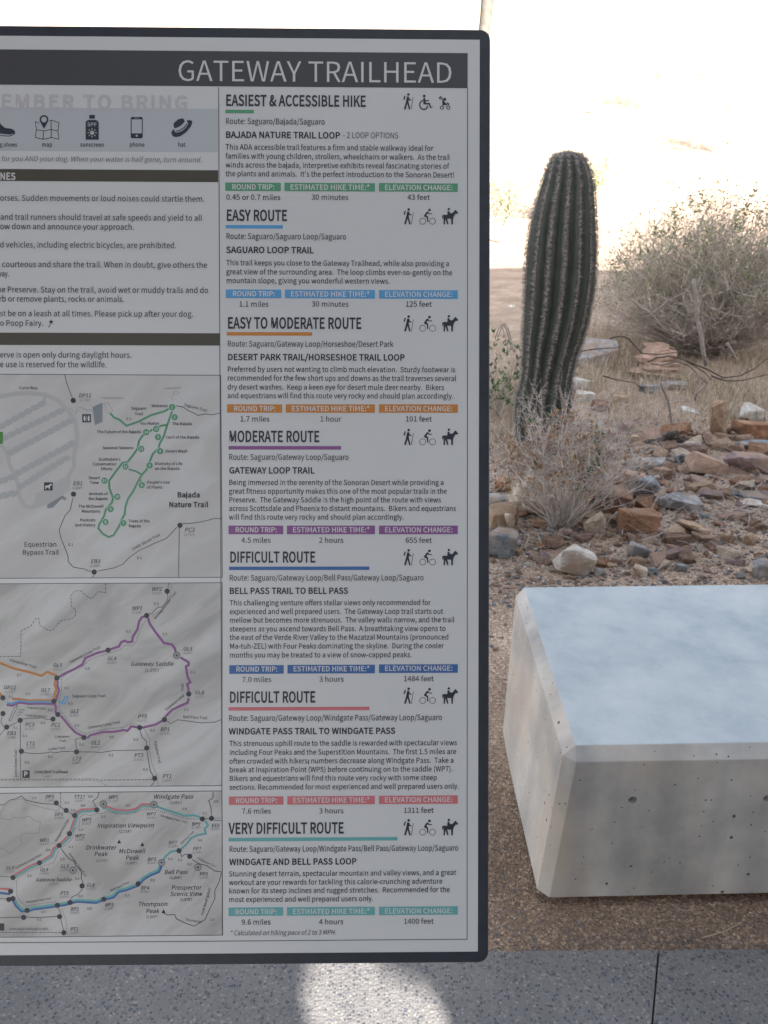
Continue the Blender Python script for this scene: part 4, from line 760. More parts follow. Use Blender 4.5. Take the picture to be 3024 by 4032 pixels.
dashed = [Rg_ for Rg_ in [[(767, 68), (767, 135), (715, 128), (665, 180), (630, 160), (585, 122), (545, 122), (515, 160), (520, 235), (550, 260), (550, 300), (525, 322), (440, 340), (385, 408), (350, 408), (290, 372), (282, 320), (260, 325), (225, 378), (155, 412), (152, 597), (0, 598), (-400, 600)], [(-600, 1492), (0, 1490), (690, 1487), (720, 1495), (1123, 1492)]]]
def pt(n_, x, y, e, ex=None, ey=None, c=27): return [(n_, x, y, c, merge(IT, C)), (f"({e}')", ex or x, ey or y + 25, 15, SOFT)]
T = []
for a_ in (('WP2', 1138, 122, '2,283'), ('WP1', 995, 262, '2,178'), ('GL4', 812, 626, '2,049'), ('GL5', 418, 674, '1,811'), ('GL3', 1362, 555, '2,375'), ('DP11', 72, 836, '1,716'), ('GL7', 330, 855, '1,790'), ('GL1', 540, 1008, '1,762'), ('PC3', 216, 1105, '1,711'), ('PC1', 404, 1107, '1,753'), ('GL6', 1447, 872, '2,177'), ('PT5', 1033, 1047, '1,973'), ('BP1', 1197, 1139, '2,016'), ('EB3', 84, 1168, '1,689'), ('LT1', 222, 1243, '1,704'), ('GL2', 694, 1237, '1,841'), ('LT3', 557, 1352, '1,800'), ('PT3', 1007, 1328, '1,931'), ('PT1', 1212, 1480, '1,829')): T += pt(*a_)
for x, y in ((1135, 226),): T.append(('0.3', x, y, 20, C))
for t, x, y in (('0.5', 932, 424), ('0.5', 1197, 443), ('0.5', 637, 695), ('0.7', 141, 742), ('0.2', 487, 836), ('0.3', 206, 878), ('0.1', 81, 897), ('0.3', 512, 947), ('0.3', 314, 1088), ('0.3', 560, 1107), ('0.5', 1399, 722), ('0.3', 1352, 990), ('0.2', 1107, 1141), ('0.5', 813, 1190), ('0.2', 986, 1208), ('0.2', 594, 1245), ('0.3', 184, 1183), ('0.2', 197, 1375), ('0.5', 367, 1334), ('0.5', 807, 1323), ('0.3', 1056, 1426), ('0.1', 115, 1122), ('0.2', 366, 996)): T.append((t, x, y, 18 if t != '0.1' else 16, C))
T += [('Gateway Saddle', 1104, 666, 30, merge(IT, C)), ("(2,375')", 1104, 708, 21, C), ('Saguaro Loop Trail', 645, 894, 20, C), ('Horseshoe Trail', 70, 632, 20, dict(ang=-16)), ('Gateway Loop Trail', 512, 648, 20, dict(ang=27)), ('Windgate Pass Trail', 1130, 332, 20, dict(ang=52)), ('Gateway Loop', 1208, 994, 19, dict(ang=40)), ('Trail', 1333, 850, 19, dict(ang=88)), ('Bell Pass Trail', 1328, 1045, 20, dict(ang=-3)), ('Gateway Loop Trail', 642, 1124, 19, dict(ang=10)), ('Levee Trail', 350, 1278, 18, dict(ang=4)),
      ('Paradise Trail', 1118, 1214, 19, dict(ang=-78)), ('Crossover', 453, 1187, 17, C), ('Trail', 455, 1218, 17, C), ('104th Street Trail', 126, 1474, 18, dict(ang=90)), ('104th/Bell Trailhead', 371, 1445, 19, C), ("(1,690')", 342, 1476, 15, SOFT), ('Saguaro Trail', 200, 974, 15, dict(ang=-4)), ('104th Street Trail', 185, 1032, 14, dict(ang=-3)), ('Bajada', 135, 988, 10, {}), ('Nature', 128, 1006, 10, {}), ('Trail', 120, 1026, 10, {}), ('P', 189, 1466, 32, dict(m='white', al='c', bold=24))]
bg, Rg = run_map(2260, [(-2300, 92), (0, 71), (1613, 63), (1612, 1535), (0, 1549), (-2300, 1566)], relief('map_relief_hills', 0.15), [(1214, 125), (1065, 301), (786, 552), (414, 755), (22, 898), (393, 923), (422, 1019), (386, 1052), (148, 1061), (50, 1110), (23, 1012), (1371, 871), (1194, 1056), (1015, 1114), (611, 1186), (157, 1286), (557, 1290), (1066, 1262), (1124, 1482)], [(1283, 590)], trails, blacks, dotted, dashed, T,
    thin=[([(-600, 1500), (0, 1500), (690, 1498), (740, 1512), (775, 1538)], 3), ([(445, 1010), (485, 1000)], 2.5), ([(505, 1195), (550, 1202)], 2), ([(618, 1196), (650, 1225)], 2)])
mb = Print(); mb.ppoly([Rg([(164, 1425), (217, 1425), (217, 1480), (164, 1480)])], 0.0012); mb.build('pictogram_squares', M_INK, bg)

# ---- map of the pass loops
h1 = [(100, 722), (150, 690), (200, 660), (245, 640), (290, 622), (340, 590), (375, 570), (395, 520), (430, 495), (470, 460), (505, 425), (520, 385), (535, 340), (550, 300), (560, 258), (600, 240), (650, 240), (700, 232)]
h2 = [(745, 215), (790, 225), (845, 245), (920, 250), (985, 238), (1030, 205), (1095, 205)]
low = [(100, 885), (120, 925), (160, 965), (200, 965), (250, 950), (330, 940), (400, 930), (470, 920), (510, 908), (560, 895), (640, 900), (700, 903), (760, 880), (820, 865), (860, 825), (920, 810), (1000, 780), (1040, 735), (1090, 705), (1150, 680), (1168, 640)]
trails = [('pink', h1, 13, 7), ('teal', h1, 14, -7), ('pink', h2, 13, 8), ('teal', h2, 13, -6), ('teal', [(1120, 205), (1200, 235), (1290, 262), (1340, 280), (1400, 275), (1440, 285), (1470, 300)], 14, 0), ('teal', [(1490, 315), (1510, 350), (1485, 375), (1495, 408), (1430, 420), (1390, 440), (1350, 490), (1315, 520)], 13, 0), ('teal', [(1300, 530), (1240, 540), (1205, 570), (1185, 600)], 13, 0),
          ('navy', low, 15, -7), ('teal', low, 13, 7), ('pink', [(-400, 812), (0, 812), (75, 815)], 13, 4), ('navy', [(-400, 835), (0, 835), (75, 845)], 14, -3)]
blacks = [([(-200, 200), (30, 200), (75, 165), (120, 155), (155, 134), (190, 165), (260, 182), (330, 192), (395, 195)], 5), ([(420, 200), (470, 235), (500, 255), (540, 275)], 5), ([(720, 110), (710, 145), (675, 170), (700, 215)], 5), ([(1548, 105), (1545, 150), (1515, 170), (1530, 215), (1535, 260), (1532, 290)], 5), ([(1480, 302), (1520, 300), (1540, 305)], 5), ([(1555, 310), (1608, 314)], 4), ([(1305, 540), (1320, 575), (1345, 558), (1378, 560)], 5), ([(1395, 595), (1440, 625), (1500, 640), (1560, 680), (1608, 685)], 5),
          ([(1608, 690), (1590, 760), (1560, 820), (1560, 880), (1520, 960), (1490, 1030), (1410, 1080), (1350, 1060), (1280, 1025), (1270, 995), (1215, 998), (1190, 985)], 5), ([(445, 520), (500, 590), (540, 610), (550, 640), (595, 685), (590, 730), (602, 760), (597, 788)], 5), ([(600, 810), (570, 845), (525, 868), (512, 890)], 5), ([(0, 1020), (170, 1012), (270, 1018), (420, 1008)], 4.5), ([(420, 935), (440, 985), (445, 1040), (467, 1125)], 4.5), ([(0, 715), (50, 722), (80, 722)], 4), ([(0, 880), (60, 882), (95, 880)], 4.5)]
dotted = [[(120, 735), (190, 690), (290, 650), (390, 620), (430, 530)], [(440, 515), (500, 475), (535, 430), (540, 380), (575, 355), (580, 290), (620, 265), (660, 280), (700, 260), (740, 265), (780, 245), (850, 265), (930, 270), (1000, 250), (1045, 228), (1120, 235), (1240, 265), (1350, 298), (1460, 305)], [(120, 750), (125, 860), (150, 905), (190, 935), (300, 915), (415, 900)], [(450, 950), (480, 1040), (490, 1145)], [(1560, 295), (1608, 295)]]
dashed = [[(440, 112), (443, 160), (440, 205)], [(-600, 1126), (450, 1126)]]
T = []
for a_ in (('DP3', 360, 154, '2,194'), ('TT17', 577, 154, '2,582'), ('DP1', 427, 280, '2,266'), ('WP5', 823, 156, '2,714'), ('WP7', 1097, 277, '3,031'), ('WP3', 628, 320, '2,392'), ('WP2', 580, 436, '2,283'), ('WP1', 322, 468, '2,178'), ('BP9', 1422, 350, '2,799'), ('EE5', 1564, 362, '2,973'), ('BP7', 1253, 486, '2,829'), ('PP7', 1430, 530, '2,763'), ('BP5', 1103, 606, '3,204'), ('PP5', 1478, 714, '2,979'), ('GL3', 468, 658, '2,375'), ('GL6', 657, 792, '2,177'), ('GL4', 320, 682, '2,049'), ('GL5', 72, 668, '1,811'), ('BP4', 1052, 814, '2,588'), ('BP3', 793, 937, '2,199'), ('BP1', 542, 967, '2,016'), ('PT5', 468, 852, '1,973'), ('PT1', 540, 1113, '1,829')): T += pt(a_[0], a_[1], a_[2], a_[3], None, a_[2] + 22, 25)
for t, x, y in (('1.5', 250, 157), ('0.2', 488, 191), ('0.2', 530, 247), ('0.4', 659, 147), ('0.4', 604, 213), ('0.9', 930, 211), ('0.9', 1341, 237), ('0.1', 1487, 268), ('0.9', 1569, 183), ('0.2', 752, 293), ('0.4', 590, 388), ('0.3', 516, 512), ('0.5', 350, 535), ('0.5', 455, 602), ('0.9', 1453, 465), ('0.4', 1237, 600), ('0.3', 1308, 608), ('0.2', 1377, 637), ('0.5', 562, 742), ('0.5', 216, 722), ('0.8', 1108, 754), ('0.7', 925, 864), ('0.3', 588, 869), ('0.5', 650, 961), ('2.0', 1540, 1040), ('0.5', 287, 1042), ('0.5', 316, 984)): T.append((t, x, y, 17, C))
T += [('Windgate Pass', 1258, 155, 31, merge(IT, C)), ("(3,031')", 1275, 193, 19, C), ('Inspiration Viewpoint', 912, 364, 30, merge(IT, C)), ("(2,714')", 912, 401, 19, C), ('Drinkwater', 733, 524, 31, merge(IT, C)), ('Peak', 733, 570, 31, merge(IT, C)), ("(3,910')", 741, 612, 19, SOFT), ('McDowell', 958, 550, 31, merge(IT, C)), ('Peak', 960, 598, 31, merge(IT, C)), ("(3,969')", 951, 630, 19, SOFT), ('Bell Pass', 1277, 702, 30, merge(IT, C)), ("(3,204')", 1275, 737, 19, C), ('Prospector', 1352, 814, 31, merge(IT, C)), ('Scenic View', 1352, 860, 31, merge(IT, C)), ("(2,879')", 1352, 895, 19, C),
      ('Thompson', 1109, 934, 31, merge(IT, C)), ('Peak', 1107, 985, 31, merge(IT, C)), ("(3,969')", 1102, 1020, 19, SOFT), ('Gateway Saddle', 391, 754, 25, merge(IT, C)), ("(2,375')", 390, 782, 15, SOFT), ('Bell Pass Trail', 805, 830, 17, dict(ang=25)), ('Bell Pass Trail', 1318, 490, 15, dict(ang=45)), ('Windgate Pass Trail', 1165, 285, 16, dict(ang=-15)), ('Gateway Loop Trail', 120, 665, 17, dict(ang=28)), ('Gateway Loop Trail', 500, 555, 17, dict(ang=-55)), ('Windgate Pass Trail', 410, 470, 15, dict(ang=60)), ('Prospector Trail', 1432, 590, 14, dict(ang=-27)), ('Thompson', 1345, 1040, 18, dict(ang=-8)), ('Peak Road (gated)', 1475, 1000, 18, dict(ang=74)), ('Gateway Loop Trail', 190, 912, 15, dict(ang=8)), ('104th/Bell Trailhead (1,690)', 210, 1108, 16, merge(C, dict(m='soft')))]
bg, Rg = run_map(3060, [(-2300, 142), (0, 116), (1612, 99), (1614, 1145), (0, 1161), (-2300, 1184)], bpy.data.materials['map_relief_hills'], [(410, 186), (482, 240), (543, 276), (704, 236), (506, 408), (431, 494), (288, 620), (96, 727), (79, 827), (95, 879), (66, 886), (199, 965), (173, 1016), (418, 928), (510, 908), (434, 1010), (465, 1127), (597, 788), (755, 884), (1004, 772), (1300, 532), (1378, 573), (1470, 302), (1536, 298)], [(752, 194), (1118, 198), (531, 674), (1174, 618), (1437, 653)], trails, blacks, dotted, dashed, T,
    thin=[([(0, 270), (30, 215), (90, 175), (160, 155), (215, 195), (290, 215), (350, 230), (420, 242), (440, 210)], 3.5), ([(5, 270), (15, 300), (70, 310), (110, 290), (160, 298), (210, 280), (250, 315), (295, 325), (285, 400), (250, 410), (215, 405), (175, 405), (150, 425), (150, 460), (165, 480), (140, 500), (110, 520), (75, 555), (30, 520), (0, 515)], 4), ([(640, 165), (690, 215)], 2), ([(770, 215), (910, 320)], 2), ([(1150, 185), (1210, 165)], 2), ([(1420, 675), (1375, 780)], 2), ([(1190, 640), (1225, 668)], 2), ([(370, 468), (415, 487)], 2), ([(545, 695), (490, 720)], 2)])
mb = Print()
for x, y in ((866, 466), (1034, 486), (1188, 972)): mb.ppoly([Rg([(x - 15, y + 13), (x + 15, y + 13), (x, y - 15)])], 0.0016)
mb.build('summit_triangles', M_INK, bg)
mb = Print(); mb.ppoly([Rg([(-30, 1060), (32, 1060), (32, 1112), (-30, 1112)])], 0.0012); mb.build('pictogram_squares', M_INK, bg)
# ------------------------------------------------------------------ rocks
ROCK = dict(
    rust=((0.30, 0.155, 0.085), (0.20, 0.10, 0.06)), brown=((0.22, 0.135, 0.095), (0.135, 0.085, 0.065)), tan=((0.40, 0.29, 0.20), (0.27, 0.18, 0.12)), cream=((0.52, 0.45, 0.37), (0.36, 0.28, 0.21)),
    pink=((0.42, 0.28, 0.22), (0.29, 0.19, 0.15)), grey=((0.30, 0.29, 0.285), (0.19, 0.185, 0.185)), bluegrey=((0.20, 0.215, 0.232), (0.11, 0.122, 0.138)), white=((0.58, 0.55, 0.51), (0.42, 0.38, 0.34)), mauve=((0.27, 0.20, 0.195), (0.17, 0.125, 0.125)), slate=((0.12, 0.135, 0.15), (0.065, 0.073, 0.085)))
def rock_mat(nm, a, b):
    m, N, L, B = new_mat('rock_' + nm); B.inputs['Roughness'].default_value = 0.88; B.inputs['Specular IOR Level'].default_value = 0.25
    t = tex(N, L, 'Noise', 16, 10, 0.72); r = ramp(N, [(0.34, tuple(v * 0.75 for v in b)), (0.46, b), (0.56, a), (0.70, tuple(min(0.8, v * 1.45) for v in a))])
    oi = N.new('ShaderNodeObjectInfo'); k9 = N.new('ShaderNodeMath'); k9.operation = 'MULTIPLY'; k9.inputs[1].default_value = 37.0; L.new(oi.outputs['Random'], k9.inputs[0])
    t.noise_dimensions = '4D'; L.new(k9.outputs[0], t.inputs['W']); L.new(t.outputs['Fac'], r.inputs[0])
    t2 = tex(N, L, 'Noise', 5.0, 5); t2.noise_dimensions = '4D'; L.new(k9.outputs[0], t2.inputs['W']); r2 = ramp(N, [(0.46, (0, 0, 0)), (0.60, (0.65,) * 3)]); L.new(t2.outputs['Fac'], r2.inputs[0])
    L.new(mix(N, L, r2.outputs[0], r.outputs[0], (0.42, 0.29, 0.20)), B.inputs['Base Color'])
    n = tex(N, L, 'Noise', 30, 10, 0.75, stretch=(1, 1, 2.4)); bump(N, L, B, n.outputs['Fac'], 1.0, 0.02)
    return m
RM = {k: rock_mat(k, *[tuple(min(0.75, c * 1.35) for c in q) for q in v]) for k, v in ROCK.items()}
def stone_bm(w, d, h, rng, pts=20, sq=0.46, rough=0.006):
    bm = bmesh.new()
    for _ in range(pts):
        v = Vector((rng.gauss(0, 1), rng.gauss(0, 1), rng.gauss(0, 1))).normalized()
        p = Vector([math.copysign(abs(c) ** sq, c) for c in v]); p = p / max(1e-3, max(abs(c) for c in p)) * (0.82 + 0.18 * rng.random())
        bm.verts.new((p.x * w / 2, p.y * d / 2, p.z * h / 2))
    r = bmesh.ops.convex_hull(bm, input=bm.verts[:])
    bmesh.ops.delete(bm, geom=[v for v in bm.verts if not v.link_faces], context='VERTS')
    bmesh.ops.dissolve_limit(bm, angle_limit=math.radians(9), verts=bm.verts[:], edges=bm.edges[:])
    try: bmesh.ops.bevel(bm, geom=bm.edges[:], offset=min(w, d, h) * 0.03, segments=1, affect='EDGES', clamp_overlap=True)
    except Exception: pass
    bmesh.ops.triangulate(bm, faces=bm.faces[:])
    if max(w, d) > 0.12:
        bmesh.ops.subdivide_edges(bm, edges=[e for e in bm.edges if e.calc_length() > max(w, d) * 0.16], cuts=1, use_grid_fill=True)
        s = 5 / max(w, d); o = rng.random() * 50
        for v in bm.verts: v.co += v.co.normalized() * (noise.noise((v.co.x * s + o, v.co.y * s, v.co.z * s)) * rough * 2.2 * max(w, d))
    return bm
def rock(x0, y0, x1, y1, colr, label, name='rock', tilt=0.0, seed=0, deep=0.8, pts=20, group=None, sink=0.12):
    """a stone whose outline fills the box (x0,y0)-(x1,y1) of the zoomed picture, standing on the ground"""
    rng = random.Random(seed + int(x0 * 7 + y1 * 13))
    X = lambda x: 1900 + x * 0.67752; Y = lambda y: 1100 + y * 0.67752
    f = G((X(x0) + X(x1)) / 2, Y(y1)); z = depth(f); w = (X(x1) - X(x0)) * z / F; ha = (Y(y1) - Y(y0)) * z / F
    f.z = ground_z(f.x, f.y); al = math.atan2(EYE - f.z, f.y)
    d = w * deep; h = (ha - d * 0.75 * math.sin(al)) / math.cos(al); h = max(h, ha * 0.34)
    bm = stone_bm(w * 1.06, d, h * 1.25, rng, pts)
    Mx = Matrix.Rotation(rng.uniform(-0.25, 0.25), 4, 'Z') @ Matrix.Rotation(tilt, 4, 'Y') @ Matrix.Rotation(rng.uniform(-0.12, 0.12), 4, 'X')
    bm.transform(Mx); lo = min(v.co.z for v in bm.verts)
    me = bpy.data.meshes.new(name); bm.to_mesh(me); bm.free(); me.materials.append(RM[colr])
    o = bpy.data.objects.new(name, me); col.objects.link(o); o.location = (f.x, f.y + d * 0.45, f.z - lo - h * sink)
    return props(o, label, 'rock', group)
ROCKS = [
 (620, 1185, 895, 1372, 'brown', 'largest reddish brown boulder right of the small dry shrub', 0.10, 0.85), (855, 1145, 1030, 1288, 'bluegrey', 'blue-grey angular stone leaning on the largest reddish brown boulder', 0.25, 0.8), (805, 1335, 1045, 1478, 'rust', 'rust and cream block in front of the largest reddish brown boulder', 0.08, 0.7),
 (590, 1360, 720, 1478, 'cream', 'rounded cream stone with a hollow side below the largest brown boulder', -0.2, 0.8), (730, 1108, 965, 1215, 'pink', 'pinkish slab leaning behind the largest reddish brown boulder', 0.2, 0.6), (870, 1022, 1090, 1112, 'grey', 'pale grey-blue slab in front of the dark dead log', 0.05, 0.6),
 (1000, 1080, 1100, 1165, 'brown', 'brown block under the right end of the grey-blue slab', 0, 0.8), (1195, 1022, 1455, 1142, 'pink', 'long pinkish tan slab sloping down to the right on the gravel', 0.2, 0.5), (1120, 1008, 1182, 1072, 'slate', 'small pointed dark blue-grey stone left of the long pinkish slab', 0.1, 0.8),
 (1035, 1262, 1300, 1358, 'grey', 'flat grey and tan slab lying alone on bare gravel', 0.12, 0.5), (1040, 1302, 1106, 1342, 'cream', 'small cream stone at the left tip of the flat grey-tan slab', 0, 0.8), (1060, 1448, 1172, 1516, 'tan', 'angular tan stone beside the pale orange slab', -0.1, 0.8),
 (1130, 1428, 1300, 1505, 'tan', 'pale orange tilted slab right of the angular tan stone', 0.2, 0.6), (1250, 1462, 1322, 1524, 'pink', 'small pinkish stone at the right end of the pale orange slab', 0, 0.8), (1515, 1482, 1590, 1562, 'tan', 'lone pointed tan stone in the open gravel at the right', 0.1, 0.8),
 (850, 1548, 1002, 1638, 'grey', 'flat pale grey-green stone a hand above the bench edge', 0.2, 0.6), (432, 1565, 652, 1738, 'white', 'big cream-white block just behind the left end of the bench', 0.3, 0.65), (1078, 1578, 1186, 1626, 'mauve', 'flat purple-brown stone in the open gravel behind the bench', 0, 0.7),
 (875, 1678, 967, 1742, 'cream', 'cream stone almost touching the back edge of the bench', 0.15, 0.8), (948, 1680, 1022, 1735, 'bluegrey', 'dark blue-grey stone right of the cream stone at the bench edge', 0, 0.8), (845, 1618, 906, 1668, 'pink', 'small pink stone below the flat pale grey-green stone', 0, 0.8),
 (650, 1688, 716, 1738, 'grey', 'small grey stone touching the big cream-white block', 0, 0.8), (718, 1645, 782, 1680, 'tan', 'small flat tan stone between the cream-white block and the pink stone', 0, 0.8), (1575, 1655, 1700, 1768, 'grey', 'pale grey boulder at the right edge of the picture above the bench', -0.2, 0.8),
 (1120, 1668, 1186, 1716, 'bluegrey', 'blue-grey stone below the flat purple-brown stone', 0, 0.8), (1505, 1220, 1700, 1290, 'slate', 'low dark slab with an undercut edge at the right edge of the picture', 0.05, 0.7), (1520, 1286, 1690, 1322, 'white', 'flat white slab in front of the dark undercut slab', 0.05, 0.5),
 (1440, 1012, 1690, 1132, 'mauve', 'broad grey-lilac slab at the right edge beside the long pinkish slab', 0.12, 0.6), (1490, 944, 1690, 1002, 'bluegrey', 'blue-grey slab in front of the reddish brown boulder at the right edge', 0.05, 0.6), (1490, 818, 1700, 942, 'rust', 'reddish brown rounded boulder at the right edge of the picture', 0.05, 0.8),
 (1505, 742, 1655, 832, 'white', 'pale tilted slab resting above the reddish brown boulder at the right', 0.35, 0.6), (1160, 742, 1272, 784, 'white', 'flat white stone among dry grass left of the standing tan stone', 0, 0.6), (1128, 882, 1250, 916, 'pink', 'flat pink stone behind the dark dead log', 0, 0.6),
 (802, 822, 892, 898, 'mauve', 'brownish grey block in the dry grass right of the saguaro foot', 0.1, 0.8), (780, 902, 918, 962, 'tan', 'flat tan stone at the left end of the dark dead log', 0, 0.6), (545, 642, 658, 708, 'white', 'lower of two pale stones beside the saguaro trunk', 0.05, 0.7),
 (520, 572, 638, 640, 'white', 'upper of two pale stones beside the saguaro trunk', 0.1, 0.7), (758, 668, 852, 716, 'tan', 'flat tan stone in dry grass above the brownish grey block', 0, 0.7), (608, 828, 684, 872, 'white', 'white stone half hidden by the right side of the small dry shrub', 0, 0.8),
 (62, 1142, 202, 1228, 'rust', 'rust boulder behind the left side of the small dry shrub', 0, 0.8), (168, 1122, 400, 1352, 'cream', 'large cream-pink boulder behind the stems of the small dry shrub', 0.2, 0.7), (36, 1296, 216, 1432, 'tan', 'smooth tan boulder beside the sign edge left of the shrub', -0.15, 0.7),
 (128, 1346, 188, 1456, 'cream', 'narrow pale stone standing in front of the smooth tan boulder', 0, 0.6), (0, 1428, 192, 1622, 'bluegrey', 'big dark blue-grey boulder cut off by the sign edge', 0.2, 0.8), (294, 1378, 366, 1432, 'rust', 'small brown stone at the left foot of the small dry shrub', 0, 0.8),
 (520, 1348, 645, 1414, 'rust', 'rusty orange stone at the right foot of the small dry shrub', 0.1, 0.7), (448, 1443, 512, 1502, 'mauve', 'mauve stone in front of the small dry shrub stems', 0.4, 0.6), (38, 1224, 195, 1292, 'grey', 'flat grey slab above the smooth tan boulder by the sign', 0, 0.6),
 (520, 350, 810, 525, 'grey', 'dark grey ledge rock with a pale top right of the saguaro waist', 0.05, 0.6), (918, 604, 1032, 662, 'bluegrey', 'blue-grey stone below the layered pink rock', 0, 0.7), (1050, 578, 1205, 640, 'grey', 'grey stone right of the blue-grey stone below the layered rock', 0, 0.7),
 (645, 700, 755, 770, 'brown', 'brown stone in the dry grass right of the saguaro', 0, 0.8), (958, 1128, 1032, 1198, 'mauve', 'mauve lump between the grey-blue slab and the blue-grey leaning stone', 0, 0.8), (1026, 1158, 1100, 1192, 'rust', 'small rust stone below the brown block', 0, 0.7),
 (1098, 1078, 1212, 1118, 'tan', 'tan stone left of the long pinkish slab', 0, 0.7), (1232, 1362, 1332, 1398, 'slate', 'low dark stone below the flat grey and tan slab', 0, 0.7), (150, 1490, 225, 1545, 'grey', 'grey stone right of the big dark blue-grey boulder', 0, 0.8), (1388, 1215, 1490, 1258, 'bluegrey', 'flat blue-grey stone left of the dark undercut slab', 0, 0.7),
 (655, 1175, 725, 1215, 'bluegrey', 'small blue-grey stone at the left shoulder of the largest brown boulder', 0, 0.7), (1230, 1090, 1300, 1125, 'grey', 'small grey stone tucked under the long pinkish slab', 0, 0.7), (150, 150, 190, 170, 'white', 'small white stone on bare ground left of the saguaro', 0, 0.7)]
for i, (x0, y0, x1, y1, c_, lb, ti, dp) in enumerate(ROCKS): rock(x0, y0, x1, y1, c_, lb, tilt=ti, seed=i, deep=dp)
# standing stone: tall narrow slab
rng = random.Random(5); f = G(2826, 1737); z = depth(f); f.z = ground_z(f.x, f.y)
bm = stone_bm(62 * z / F, 44 * z / F, 172 * z / F, rng, 26, 0.4); bm.transform(Matrix.Rotation(-0.17, 4, 'Y')); lo = min(v.co.z for v in bm.verts)
me = bpy.data.meshes.new('standing_stone'); bm.to_mesh(me); bm.free(); me.materials.append(RM['tan'])
o = bpy.data.objects.new('standing_stone', me); col.objects.link(o); o.location = (f.x, f.y + 0.05, f.z - lo - 0.03); props(o, 'tall narrow tan stone standing upright in the dry grass', 'rock')
# layered pink outcrop: one rock of thin tilted beds
bm = bmesh.new(); rng = random.Random(9); f = G(1900 + 1040 * 0.6775, 1100 + 590 * 0.6775); z = depth(f); k_ = 0.6775 * z / F; gz = ground_z(f.x, f.y)
for i, (xa, xb, yy, th) in enumerate(((865, 1215, 572, 40), (960, 1190, 532, 30), (975, 1190, 500, 30), (940, 1200, 468, 32), (1000, 1205, 436, 32), (1040, 1170, 410, 26))):
    s_ = stone_bm((xb - xa) * k_, 0.30, th * k_ * 1.2, rng, 18, 0.4, 0.006); s_.transform(Matrix.Translation(((xa + xb) / 2 * k_ - 1040 * k_, 0.15 + 0.07 * i, (590 - yy) * k_ * 0.72)) @ Matrix.Rotation(0.06 - 0.03 * i, 4, 'Y'))
    t_ = bpy.data.meshes.new('t'); s_.to_mesh(t_); s_.free(); bm.from_mesh(t_); bpy.data.meshes.remove(t_)
me = bpy.data.meshes.new('layered_rock'); bm.to_mesh(me); bm.free(); me.materials.append(RM['pink'])
o = bpy.data.objects.new('layered_rock', me); col.objects.link(o); o.location = (f.x, f.y, gz); props(o, 'pink layered rock outcrop of thin beds under dark branches', 'rock')

# ------------------------------------------------------------------ loose stones and gravel
def in_bench(x, y, m=0.02): return nbl.x - m - 0.04 < x and nbl.y - 0.06 < y < ftl.y + m
def pebble_mesh(name, rng, m):
    bm = stone_bm(1, rng.uniform(0.7, 1.0), rng.uniform(0.35, 0.6), rng, 13, 0.7); me = bpy.data.meshes.new(name); bm.to_mesh(me); bm.free(); me.materials.append(m); return me
rng = random.Random(21)
KINDS = [('bluegrey', 'small blue-grey pebble', 'loose blue-grey pebbles'), ('tan', 'small tan pebble', 'loose tan pebbles'), ('pink', 'small pinkish pebble', 'loose pinkish pebbles'), ('white', 'small whitish pebble', 'loose whitish pebbles'), ('brown', 'small brown pebble', 'loose brown pebbles'), ('grey', 'small grey pebble', 'loose grey pebbles')]
PM = {k[0]: [pebble_mesh('pebble', rng, RM[k[0]]) for _ in range(4)] for k in KINDS}
cnt = 0
while cnt < 290:
    px, py = rng.uniform(1935, 3100), rng.choice((rng.uniform(1850, 2320), rng.uniform(1950, 2310), rng.uniform(2000, 3720)))
    p = G(px, py)
    if p.y < edge_y(p.x) + 0.03 or in_bench(p.x, p.y): continue
    if p.y < 2.3 and rng.random() < 0.7: continue
    z = depth(p); s_ = (rng.uniform(16, 30) if rng.random() < 0.75 else rng.uniform(28, 44)) * z / F
    if p.y < 2.0: s_ *= 0.75
    k, lb, gr = KINDS[rng.choices(range(6), (2, 3, 3, 1.6, 2.6, 1.6))[0]]
    o = bpy.data.objects.new('pebble', rng.choice(PM[k])); col.objects.link(o); o.scale = (s_,) * 3
    o.rotation_euler = (rng.uniform(-0.3, 0.3), rng.uniform(-0.3, 0.3), rng.uniform(0, 6.3)); o.location = (p.x, p.y, ground_z(p.x, p.y) + s_ * 0.1)
    props(o, lb + ' loose on the desert soil round the bench', 'pebble', gr); cnt += 1
MID = [('tan', 'palm-sized flat tan stone', 'palm-sized tan stones'), ('pink', 'palm-sized pinkish stone', 'palm-sized pinkish stones'), ('brown', 'palm-sized brown stone', 'palm-sized brown stones'), ('rust', 'palm-sized rusty stone', 'palm-sized rusty stones'), ('cream', 'palm-sized cream stone', 'palm-sized cream stones'), ('mauve', 'palm-sized mauve stone', 'palm-sized mauve stones')]
MM = {}
for k, _, _ in MID:
    MM[k] = []
    for _ in range(3):
        bm = stone_bm(1, rng.uniform(0.6, 0.9), rng.uniform(0.3, 0.5), rng, 18, 0.5); me = bpy.data.meshes.new('loose_stone'); bm.to_mesh(me); bm.free(); me.materials.append(RM[k]); MM[k].append(me)
cnt = 0
while cnt < 250:
    px, py = (rng.uniform(2330, 3060), 1710 + 530 * rng.random() ** 1.25) if rng.random() < 0.85 else (rng.uniform(1935, 2330), rng.uniform(1950, 2240))
    p = G(px, py); s_ = (rng.uniform(34, 75) if rng.random() < 0.72 else rng.uniform(75, 125)) * depth(p) / F; k, lb, gr = rng.choice(MID)
    o = bpy.data.objects.new('loose_stone', rng.choice(MM[k])); col.objects.link(o); o.scale = (s_,) * 3; o.rotation_euler = (rng.uniform(-0.25, 0.25), rng.uniform(-0.25, 0.25), rng.uniform(0, 6.3)); o.location = (p.x, p.y, ground_z(p.x, p.y) + s_ * 0.10)
    props(o, lb + ' lying among the bigger rocks behind the bench', 'stone', gr); cnt += 1
